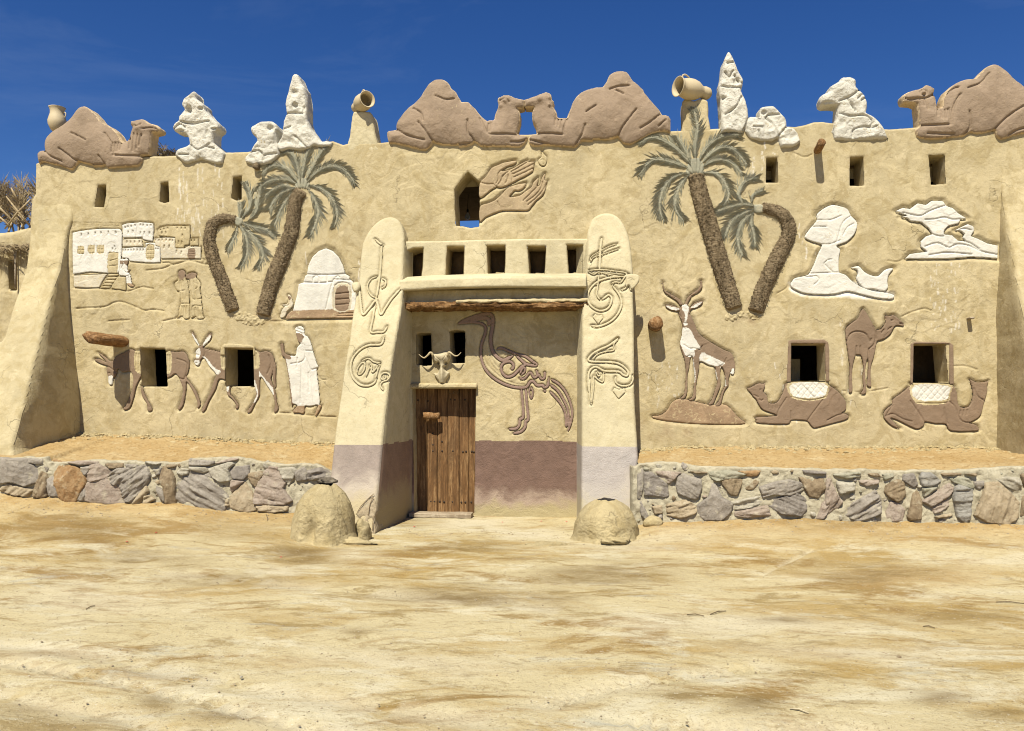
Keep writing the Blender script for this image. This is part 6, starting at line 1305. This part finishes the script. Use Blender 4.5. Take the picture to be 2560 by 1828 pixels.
LS = [('gy',-20,.4,'c 0,150 370,160 380,200 520,290 460,420 330,470 190,420 100,440 0,420'),('gy',0,1,'c 380,130 555,135 560,210 480,205 390,195'),('tn',35,1,'c 50,520 110,440 330,500 420,530 350,612 200,592 50,547'),
 ('br',65,1.2,'c 440,602 500,430 560,310 620,350 612,590 560,617'),('gy',80,.5,'c 622,400 720,340 750,450 772,602 640,592 630,500'),('og',70,.5,'c 692,182 830,220 1000,262 1080,360 1087,450 1000,602 960,662 880,662 790,612 758,500 720,320'),
 ('pk',0,1,'c 850,187 1000,160 1240,167 1240,215 1050,217'),('gy',0,.6,'c 1060,235 1200,225 1180,270 1110,350 1050,290'),('pk',10,.8,'c 1122,380 1180,222 1260,202 1380,262 1450,302 1350,380 1180,420'),
 ('pk',0,.3,'c 1117,650 1112,520 1160,440 1400,380 1500,480 1550,580 1562,692 1200,682'),('gy',50,.8,'c 965,640 1085,485 1125,475 1105,660 1040,665'),('gy',42,1.6,'c 1450,330 1530,270 1620,272 1840,232 1882,350 1870,420 1780,560 1700,662 1600,640 1562,500 1440,440'),
 ('br',0,1,'c 1340,192 1572,187 1570,250 1420,262'),('gy',0,1,'c 1610,205 1772,205 1740,250 1620,262'),('lt',0,1,'c 1820,167 2050,187 2000,217 1880,192'),('tn',30,1,'c 1830,712 1850,602 1920,592 1970,650 1900,702'),('tn',45,1.2,'c 1700,690 1860,480 1900,560 1840,640 1800,700'),
 ('br',88,.6,'c 2082,252 2190,302 2230,400 2240,640 2230,682 2120,682 2100,500 2060,420'),('gy',80,.5,'c 1990,480 2080,520 2115,600 2105,682 2040,642'),('br',0,1,'c 2110,207 2240,207 2240,242 2150,262'),('pg',0,.6,'c 1962,272 2060,252 2060,330 2000,352'),
 ('gy',-28,1.1,'d 250,502 290,402 400,292 480,302 560,352 680,292 700,402 780,520 850,620 780,767 400,747 290,692 252,602'),('gy',0,1.2,'d 402,137 690,162 690,202 600,230 400,220'),('pk',8,1,'d 720,182 900,127 1002,125 980,160 760,200'),
 ('lt',0,.7,'d 392,232 640,232 640,290 560,322 420,282'),('lt',-30,.6,'d 645,262 900,182 950,210 890,270 905,400 800,420 705,370'),('pg',0,.4,'d 932,242 1130,222 1130,330 1060,400 930,380 900,290'),('pk',30,.8,'d 912,422 935,402 1078,422 932,560 907,520'),
 ('tn',70,.5,'d 907,622 1000,520 1080,442 1140,520 1180,602 1222,762 1100,797 912,742'),('br',-20,.8,'d 1142,322 1290,292 1325,330 1230,495 1180,450 1132,370'),('pk',-12,.9,'d 1242,502 1330,332 1400,262 1490,272 1600,430 1560,502 1655,640 1560,690 1240,678 1222,620'),
 ('tn',4,1.6,'d 1232,695 1630,672 1600,792 1420,812 1290,792'),('lt',0,.6,'d 1505,262 1690,247 1735,290 1700,380 1640,465 1565,360'),('gy',80,.6,'d 1722,302 1830,242 1880,302 1870,400 1740,420'),('pg',10,1.3,'d 1892,282 2050,252 2200,332 2200,412 2080,392 1895,412'),('tn',0,.7,'d 850,640 898,620 898,730 830,730'),('lt',0,.8,'d 230,300 300,250 385,270 370,330 290,350')]
RS = [('pg',-10,.5,'a 242,292 330,292 478,402 498,520 470,547 242,525'),('pk',-20,1.1,'a 342,262 652,277 590,330 520,397 470,385'),('gy',-35,.8,'a 622,332 680,302 858,362 868,440 828,560 780,570 622,510 602,430'),('br',0,1,'a 702,262 940,264 940,292 840,292'),
 ('gn',-10,.9,'a 972,262 1170,252 1370,292 1300,332 1060,372 990,332'),('og',0,.8,'a 1292,262 1550,252 1500,320 1400,325'),('tn',12,1.5,'a 502,642 700,592 818,660 798,740 640,792 502,760'),('gy',60,.3,'a 852,642 960,562 990,432 1040,432 1100,562 1208,622 1188,720 1090,800 930,797 852,742'),
 ('br',70,.6,'a 1112,352 1200,342 1330,352 1330,402 1280,532 1200,520 1122,420'),('br',30,.8,'a 1372,452 1480,362 1540,382 1470,470 1400,482'),('lt',8,1.5,'a 1232,612 1530,542 1595,622 1400,688 1252,702'),('pk',8,1.5,'a 1265,722 1600,655 1640,772 1400,792 1272,772'),
 ('gy',15,1,'a 1562,442 1700,392 1860,367 2000,402 2030,470 1870,532 1700,525 1602,560'),('pg',-20,1.3,'a 1642,602 1860,542 1940,515 2050,582 2050,692 2000,762 1800,742 1662,662'),('br',40,.5,'a 1992,342 2250,352 2275,450 2200,560 2100,542 2042,440'),
 ('pg',0,.6,'a 2022,242 2275,267 2275,302 2052,297'),('pk',55,1.4,'a 2182,792 2240,642 2320,560 2330,700 2260,800'),('gy',85,1,'a 162,642 200,602 215,640 300,800 262,832 192,762'),('tn',0,.3,'a 315,662 425,652 435,740 345,750'),('gy',85,.9,'a 150,300 190,240 225,260 220,420 200,560 150,560'),
 ('pk',58,1.7,'b 15,342 60,332 128,520 195,602 100,762 30,812 5,802'),('lt',0,.9,'b 132,372 338,402 328,480 172,520'),('gn',0,.8,'b 102,292 380,272 400,320 250,350 122,322'),('pk',12,1.4,'b 392,362 600,352 600,402 480,435 402,402'),('gy',33,1.8,'b 232,742 332,622 560,502 618,602 608,740 380,825 292,782'),
 ('br',0,.8,'b 462,282 600,282 640,332 520,322'),('gn',20,.7,'b 642,292 780,282 780,332 680,370'),('br',20,.9,'b 702,432 820,362 890,392 908,520 830,608 742,562 682,500'),('pg',60,.9,'b 882,302 1010,292 1050,402 1000,450 882,370'),
 ('pk',70,.6,'b 702,722 742,612 830,622 908,702 880,820 762,830 702,792'),('br',80,.6,'b 942,762 1000,522 1060,492 1098,602 1088,790 972,805'),('bl',10,.9,'b 1102,282 1200,282 1310,372 1200,440 1112,430 1082,342'),('pk',32,1.6,'b 1112,592 1400,402 1450,470 1390,560 1222,650'),
 ('pk',20,1.3,'b 1222,662 1400,562 1400,660 1300,730 1242,740'),('br',0,.9,'b 1312,282 1540,272 1540,312 1352,320'),('gn',-20,.7,'b 1382,332 1620,342 1695,430 1650,468 1480,402'),('bl',0,1.2,'b 1462,492 1520,435 1668,492 1650,622 1640,782 1590,835 1502,772 1452,572'),
 ('tn',72,.8,'b 1722,742 1782,602 1832,432 1960,412 2110,542 2178,622 2168,762 2060,845 1850,820'),('gy',0,.6,'b 1692,382 1800,372 1800,430 1740,480 1702,440'),('br',0,.8,'b 1562,292 1730,282 1700,322'),('lt',-30,1,'b 1932,352 2010,332 2180,332 2218,420 2168,490 2060,440'),
 ('br',80,.8,'b 2205,302 2290,292 2290,522 2232,382'),('br',85,.8,'b 2212,762 2240,562 2310,532 2310,790'),('tn',15,1.1,'b 1242,772 1430,732 1440,772 1282,802'),('gn',50,.8,'b 1110,450 1250,440 1330,400 1130,560')]
stone_wall('low stone retaining wall in front of the left wing, with one big orange stone', LST, LT, LBm, -12.0, -3.22, LS, 21)
stone_wall('low stone retaining wall in front of the right wing, starting at the right pillar', RST, RT, RBm, .50, 9.0, RS, 22)
# ------------------------------------------------------------------ clay ovens beside the gate
def oven(label, px, py, Yc, rx, ry, hz, seed, prof, mouth, bend=0, dents=()):
    x, _ = un(px, py, Yc); zb = float(gheight(x, Yc)); 
    root = thing('clay_oven', label, 'clay oven', (x, Yc, zb), 'clay ovens flanking the gate')
    n, m = 70, 128; V = []
    for i in range(n+1):
        f = i/n
        rr = np.interp(f, 0,[0],[0]) if False else float(np.interp(f, [a for a, _, _ in prof], [b for _, b, _ in prof])); zz = float(np.interp(f, [a for a, _, _ in prof], [c for _, _, c in prof]))
        for k in range(m):
            a = 2*math.pi*k/m; ca, sa = math.cos(a), math.sin(a); out = zz*hz
            q = 1+.10*float(fbm(ca*1.3+seed, sa*1.3+zz*1.2, 3, seed))+.035*float(fbm(ca*5+seed, sa*5+zz*5, 3, seed+2))
            if f < .7: q += .07*abs(float(fbm(ca*14, sa*14+zz*16, 2, seed+3)))
            for da, dz_, wa, wz, am in dents:
                q -= am*math.exp(-(((a-da+math.pi) % (2*math.pi)-math.pi)/wa)**2-((zz-dz_)/wz)**2)
            if f > .8: q = 1+(q-1)*.4
            if zz < .2 and f < .5: q += .25*(1-zz/.2)*float(fbm(ca*3+seed, sa*3, 3, 9))
            V.append((x+ca*rx*rr*q+bend*zz, Yc+sa*ry*rr*q, zb-.06+out*(1+.04*float(fbm(ca*2, sa*2, 2, seed+5)))))
    Fc = [(i*m+k, i*m+(k+1) % m, (i+1)*m+(k+1) % m, (i+1)*m+k) for i in range(n) for k in range(m)]
    nb = int(n*mouth)
    mi = [0 if i < nb else 1 for i in range(n) for k in range(m)]
    V = np.array(V); Fa = np.array(Fc); mi = np.array(mi)
    for nmn, msk, mt in (('oven_body', mi == 0, M_mud), ('oven_mouth', mi == 1, M_mouth)):
        q = Fa[msk]; u = np.unique(q); rm = np.full(len(V), -1); rm[u] = np.arange(len(u)); mesh(nmn, V[u], rm[q], mt, root)
    return root
OP = [(0, 1.22, -.02), (.06, 1.07, .06), (.18, .99, .2), (.35, .93, .45), (.5, .80, .68), (.62, .62, .84), (.70, .45, .93), (.76, .34, .975), (.80, .27, .985), (.84, .22, .96), (.9, .18, .85), (1.0, .14, .6)]
ov1 = oven('taller dome-shaped clay oven left of the gate with a stone on its mouth', 808, 1270, -2.32, .385, .36, .74, 3, OP, .80, bend=.03, dents=[(R(-100), .16, .22, .30, .34), (R(-60), .4, .2, .5, -.05)])
ov2 = oven('lower sandy clay oven with an open black mouth right of the gate', 1516, 1290, -1.78, .40, .38, .56, 9, OP, .80, bend=-.0, dents=[(R(-70), .15, .3, .2, .06), (R(-130), .2, .3, .2, .05)])
def lump(name, label, cat, px, py, Y, rx, ry, rz, seed, mat, group=None, parent=None, rot=0, flat=.0, amp=.25):
    x, z = un(px, py, Y); n, m = 22, 30; V = []
    for i in range(n+1):
        th = math.pi*i/n
        for k in range(m):
            a = 2*math.pi*k/m; d = Vector((math.sin(th)*math.cos(a), math.sin(th)*math.sin(a), math.cos(th)))
            q = 1+amp*float(fbm(d.x*1.6+seed, d.y*1.6+d.z*1.3, 4, seed))+amp*.3*float(fbm(d.x*6+seed, d.z*6+d.y*5, 3, seed+1))
            V.append((x+d.x*rx*q, Y+d.y*ry*q, z+(max(d.z, -1+flat))*rz*q))
    Fc = [(i*m+k, (i+1)*m+k, (i+1)*m+(k+1) % m, i*m+(k+1) % m) for i in range(n) for k in range(m)]
    o = mesh(name, V, Fc, mat, parent)
    if label: tag(o, label, cat, group)
    return o
lump('lid_stone', 'dark layered stone resting on the mouth of the left clay oven', 'stone', 818, 1203, -2.25, .13, .10, .04, 5, ST['dk'], amp=.5)
lump('mud_lump', 'small leaning mud lump between the left oven and the left pillar foot', 'mud lump', 905, 1338, -2.12, .12, .12, .20, 7, M_mud, amp=.6)
lump('mud_lump', 'long low mud ridge on the ground in front of the left oven', 'mud lump', 862, 1357, -2.45, .31, .10, .06, 8, M_mud, amp=.6)
lump('mud_lump', 'low rounded mud mound left of the open oven beside the drain', 'mud lump', 1368, 1370, -2.3, .25, .16, .075, 12, M_mud, amp=.5)
lump('mud_lump', 'rough mud spill at the right foot of the open oven', 'mud lump', 1540, 1352, -2.15, .17, .12, .05, 14, M_mud, amp=.6)
lump('mud_lump', 'crumbling mud pile beside the start of the right stone wall', 'mud lump', 1632, 1306, -1.35, .13, .12, .09, 16, M_mud)
# threshold plank
x0, z0 = un(1023, 1281, -.28); x1, _ = un(1178, 1281, -.28)
V = []; n = 24
for i in range(n+1):
    f = i/n; x = x0+(x1-x0)*f
    for y, z in ((-.30, .01), (-.30, .055), (-.285, .066), (-.18, .068+.004*float(fbm(f*8, 1, 2, 3))), (-.07, .066), (-.06, .05), (-.06, .01)): V.append((x, y+.006*float(fbm(f*6, y*9, 2, 4))+.05*(f-.5)*0, z+.006*float(fbm(f*7, y*5, 2, 2))))
m = 7; Fc = [(i*m+k, i*m+(k+1) % m, (i+1)*m+(k+1) % m, (i+1)*m+k) for i in range(n) for k in range(m)]+[tuple(range(m-1, -1, -1)), tuple(n*m+k for k in range(m))]
tag(mesh('threshold_plank', V, Fc, M_weath, None, False), 'weathered grey plank lying on the ground before the door', 'plank')
# ------------------------------------------------------------------ neighbouring hut and dry palm screens at the far left
NB = Surf(y0=1.7, k=1.2)
hut = thing('mud_hut', 'low mud hut wall with a slit window and straw eave beyond the left buttress', 'building', (un(20, 1100, 1.7)[0], 1.7, .4))
slab('hut_wall', 'o -420,600 -200,590 0,580 40,574 80,566 140,560 140,1140 -420,1140', NB, 2.3, [M_plain], r=.09, cell=.02, amp=.03, nf=3, parent=hut, holes='Z 82,1105 156,1108 150,1392 84,1390')
reveal(NB.xz(P('Z 82,1105 156,1108 150,1392 84,1390')), NB, .4, M_plain, parent=hut, closed=M_dark)  # dark back sheet stands in for the shaded inside
g = Geo(); rg = random.Random(4)
xa, za = un(0, 622, 1.66); xb, _ = un(72, 615, 1.66)
for k in range(260):
    x = rg.uniform(xa-1.5, xb+.1); y = 1.62+rg.uniform(-.14, .06); z = za+rg.uniform(-.03, .05)
    a = rg.uniform(-.5, .5); l = rg.uniform(.1, .35); dz = rg.uniform(-.18, .05)
    g.tube([(x, y, z), (x+l*.5*math.cos(a), y-rg.uniform(0, .05), z+dz*.3), (x+l*math.cos(a), y-rg.uniform(0, .08), z+dz)], [.006, .007, .002], 4)
for k in range(70):
    x = rg.uniform(xa-.3, xb+.05); z = za-.02; g.tube([(x, 1.60, z), (x+rg.uniform(-.03, .03), 1.60, z-rg.uniform(.06, .34))], [.007, .002], 4)
e = g.build('straw_eave', M_thatch, hut); e['kind'] = 'stuff'
g = Geo(); g.tube([(un(40, 640, 1.66)[0], 1.64, un(40, 628, 1.66)[1]), (un(41, 720, 1.66)[0], 1.64, un(41, 722, 1.66)[1])], .018, 7); g.build('window_post', M_weath, hut)
def dry_frond(parent, base, tip, wd, seed, sag=.1, name='dry_frond'):
    r_ = random.Random(seed); b = Vector(base); t = Vector(tip); L = (t-b).length; n = 26; g = Geo(); side = Vector((0, 1, 0)).cross(t-b).normalized()
    pts = [b+(t-b)*(i/n)+Vector((0, .06*math.sin(i/n*3), -sag*(i/n)**2*L)) for i in range(n+1)]
    g.tube(pts, [.016*(1-i/n)+.004 for i in range(n+1)], 5)
    for i in range(5, n+1):
        for k in range(4):
            p = pts[i]; d = (pts[i]-pts[i-1]).normalized(); s = r_.choice((-1, 1)); sp = r_.uniform(.15, .7)
            e = p+(d*math.cos(sp)+side*s*math.sin(sp))*r_.uniform(.6, 1.2)*wd+Vector((0, r_.uniform(-.12, .12), r_.uniform(-.12, .04)))
            mid = (p+e)/2+Vector((0, r_.uniform(-.03, .03), .01)); w2 = d*.012
            g.add([p-w2*.5, p+w2*.5, mid+w2, e, mid-w2], [(0, 1, 2, 4), (4, 2, 3)])
    return g.build(name, M_thatch, parent)
sc_ = thing('palm_screen', 'screen of dry palm fronds on the hut roof at the far left', 'palm screen', (un(20, 600, 2.3)[0], 2.2, un(20, 570, 2.2)[1]))
rg = random.Random(9)
for k in range(26):
    px = -60+k*6.5+rg.uniform(-4, 4); bx, bz = un(px, 585, 2.25); tpx = px+rg.uniform(-16, 22)
    tx, tz = un(tpx, np.interp(tpx, [-60, 0, 35, 58, 80, 110], [460, 468, 462, 445, 442, 450])+rg.uniform(-4, 30), 2.25)
    dry_frond(sc_, (bx, 2.2+rg.uniform(-.1, .25), bz), (tx, 2.2+rg.uniform(-.1, .2), tz), .28, k, .02)
for k, (a, b, c, d) in enumerate([(16, 492, 73, 563), (12, 572, 76, 500), (0, 543, 25, 566), (-20, 500, 40, 560), (28, 470, 45, 500)]):
    p0, p1 = un(a, b, 2.05), un(c, d, 2.05); Geo().tube([(p0[0], 2.05, p0[1]), ((p0[0]+p1[0])/2, 2.03, (p0[1]+p1[1])/2+.01), (p1[0], 2.05, p1[1])], [.014, .02, .018], 6).build('crossed_stick', M_thatch, sc_)
for k, (a, b) in enumerate([(54, 428), (15, 450), (66, 440)]):
    p0, p1 = un(a-3, 520, 2.3), un(a, b, 2.3); Geo().tube([(p0[0], 2.3, p0[1]), (p1[0], 2.3, p1[1])], [.015, .002], 5).build('frond_tip', M_thatch, sc_)
sc2 = thing('palm_screen', 'tips of dry palm fronds behind the head of the leftmost camel', 'palm screen', (un(380, 392, .8)[0], .9, 5.2))
for k in range(16):
    px = 365+k*5.5+rg.uniform(-3, 3); bx, bz = un(px, 410, .9); tx, tz = un(px+rg.uniform(-8, 6), rg.choice([352, 368, 375, 382, 386]) if px < 400 else rg.uniform(382, 392), .9)
    dry_frond(sc2, (bx, .9, bz-.2), (tx, .9+rg.uniform(-.05, .1), tz), .13, 60+k, .0)
# ------------------------------------------------------------------ small loose things
def rock(g, x, y, z, r, rg):
    pts = []
    for i in range(3):
        for k in range(5):
            a = k*1.2566+i*.5+rg.uniform(-.3, .3); rr = r*(1.0 if i == 0 else .9 if i == 1 else .35)*rg.uniform(.7, 1.2)
            pts.append((x+math.cos(a)*rr*1.15, y+math.sin(a)*rr, z+r*(-.3, .35, .75)[i]*rg.uniform(.8, 1.2)))
    F_ = [(i*5+k, i*5+(k+1) % 5, (i+1)*5+(k+1) % 5, (i+1)*5+k) for i in range(2) for k in range(5)]+[(10, 11, 12, 13, 14)]
    g.add(pts, F_)
rg = random.Random(31)
g = Geo()
for k in range(1500):
    side = rg.random() < .5; L_, B_, x = (LST, LB0, rg.uniform(-9.4, -3.1)) if side else (RST, RB0, rg.uniform(.55, 7.2))
    f = rg.random()**3; y = -.015-f*.9; yst = float(ylin(L_, x)); t = (y-yst-.05)/(.01-yst)
    T_ = LT if side else RT; z = np.interp(x, B_[:, 0], B_[:, 1])*t+np.interp(x, T_[:, 0], T_[:, 1])*(1-t)
    rock(g, x, y, z+.005, rg.uniform(.008, .055)*(1-.8*f), rg)
o = g.build('plaster_rubble', M_mud, None, False); o['kind'] = 'stuff'; o['label'] = 'crumbs of fallen plaster along the foot of the wall'; o['category'] = 'rubble'
g = Geo()
for k in range(3600):
    if k < 700: x = rg.uniform(-9, 7); y = float(ylin(LST if x < -1.5 else RST, x))-abs(rg.gauss(0, .35))-.05
    else: x = rg.uniform(-7, 6); y = rg.uniform(-8.3, -1.5)
    if -3.2 < x < .3 and y > -1.3: continue
    rock(g, x, y, float(gheight(x, y)), rg.uniform(.002, .008) if k > 700 else rg.uniform(.003, .014), rg)
o = g.build('pebbles', ST['tn'], None, False); o['kind'] = 'stuff'; o['label'] = 'pebbles and grit scattered over the sandy ground'; o['category'] = 'pebbles'
pet = None
for px, py, lab in [(703,1369,'red petal on the sand in front of the left oven'),(1036,1311,'red petal on the pale floor near the shaded foot of the door'),(1257,1301,'red petal on the floor below the bird relief, leftmost of three'),(1354,1299,'red petal on the floor below the bird relief, middle of three'),(1417,1299,'red petal on the floor by the right pillar'),(317,1350,'tiny red petal on the ground at the far left, lower one'),(390,1334,'tiny red petal on the ground before the left stone wall, upper one')]:
    x, y = ung(px, py, .04 if px > 1000 else .12); z = float(gheight(x, y))+.004
    V = [(x-.018, y, z), (x-.005, y-.012, z+.006), (x+.018, y-.004, z+.010), (x+.012, y+.014, z+.004), (x-.008, y+.014, z+.012)]
    tag(mesh('petal', V, [(0, 1, 2, 3, 4)], M_petal, None, False), lab, 'petal', 'red petals fallen on the ground')
for px, py, px2, py2, lab, mt in [(1975,1768,2022,1778,'thin white stick lying in the foreground right of centre', M_bone),(1717,1530,1760,1534,'dark twig on the sand between the right oven and the foreground', M_bark),(1776,1531,1815,1522,'dark forked twig just right of the other twig', M_bark),(2308,1556,2338,1561,'short dark stick on the ground at the right', M_bark),(665,1322,669,1332,'small curled twig left of the taller oven', M_bark),(215,1517,237,1509,'thin twig on the ground at the left', M_bark),(2490,1500,2560,1505,'dark twig at the right edge of the ground', M_bark)]:
    a = ung(px, py, .02); b = ung(px2, py2, .02); za_, zb_ = float(gheight(*a)), float(gheight(*b)); mid = ((a[0]+b[0])/2, (a[1]+b[1])/2)
    g = Geo().tube([(a[0], a[1], za_+.006), (mid[0], mid[1]+.01, (za_+zb_)/2+.014), (b[0], b[1], zb_+.006)], [.004, .005, .003], 6); tag(g.build('twig', mt), lab, 'twig', 'twigs lying on the ground')
lump('snail_shell', 'small brown rounded stone alone in the right foreground', 'stone', 2248, 1643, ung(2248, 1643)[1], .016, .015, .010, 3, ST['br'])
x, y = ung(603, 1695); lump('litter_bit', 'small grey scrap lying in the foreground left of centre', 'litter', 603, 1693, y, .008, .014, .008, 5, ST['lt'])
x, y = ung(1330, 1372)
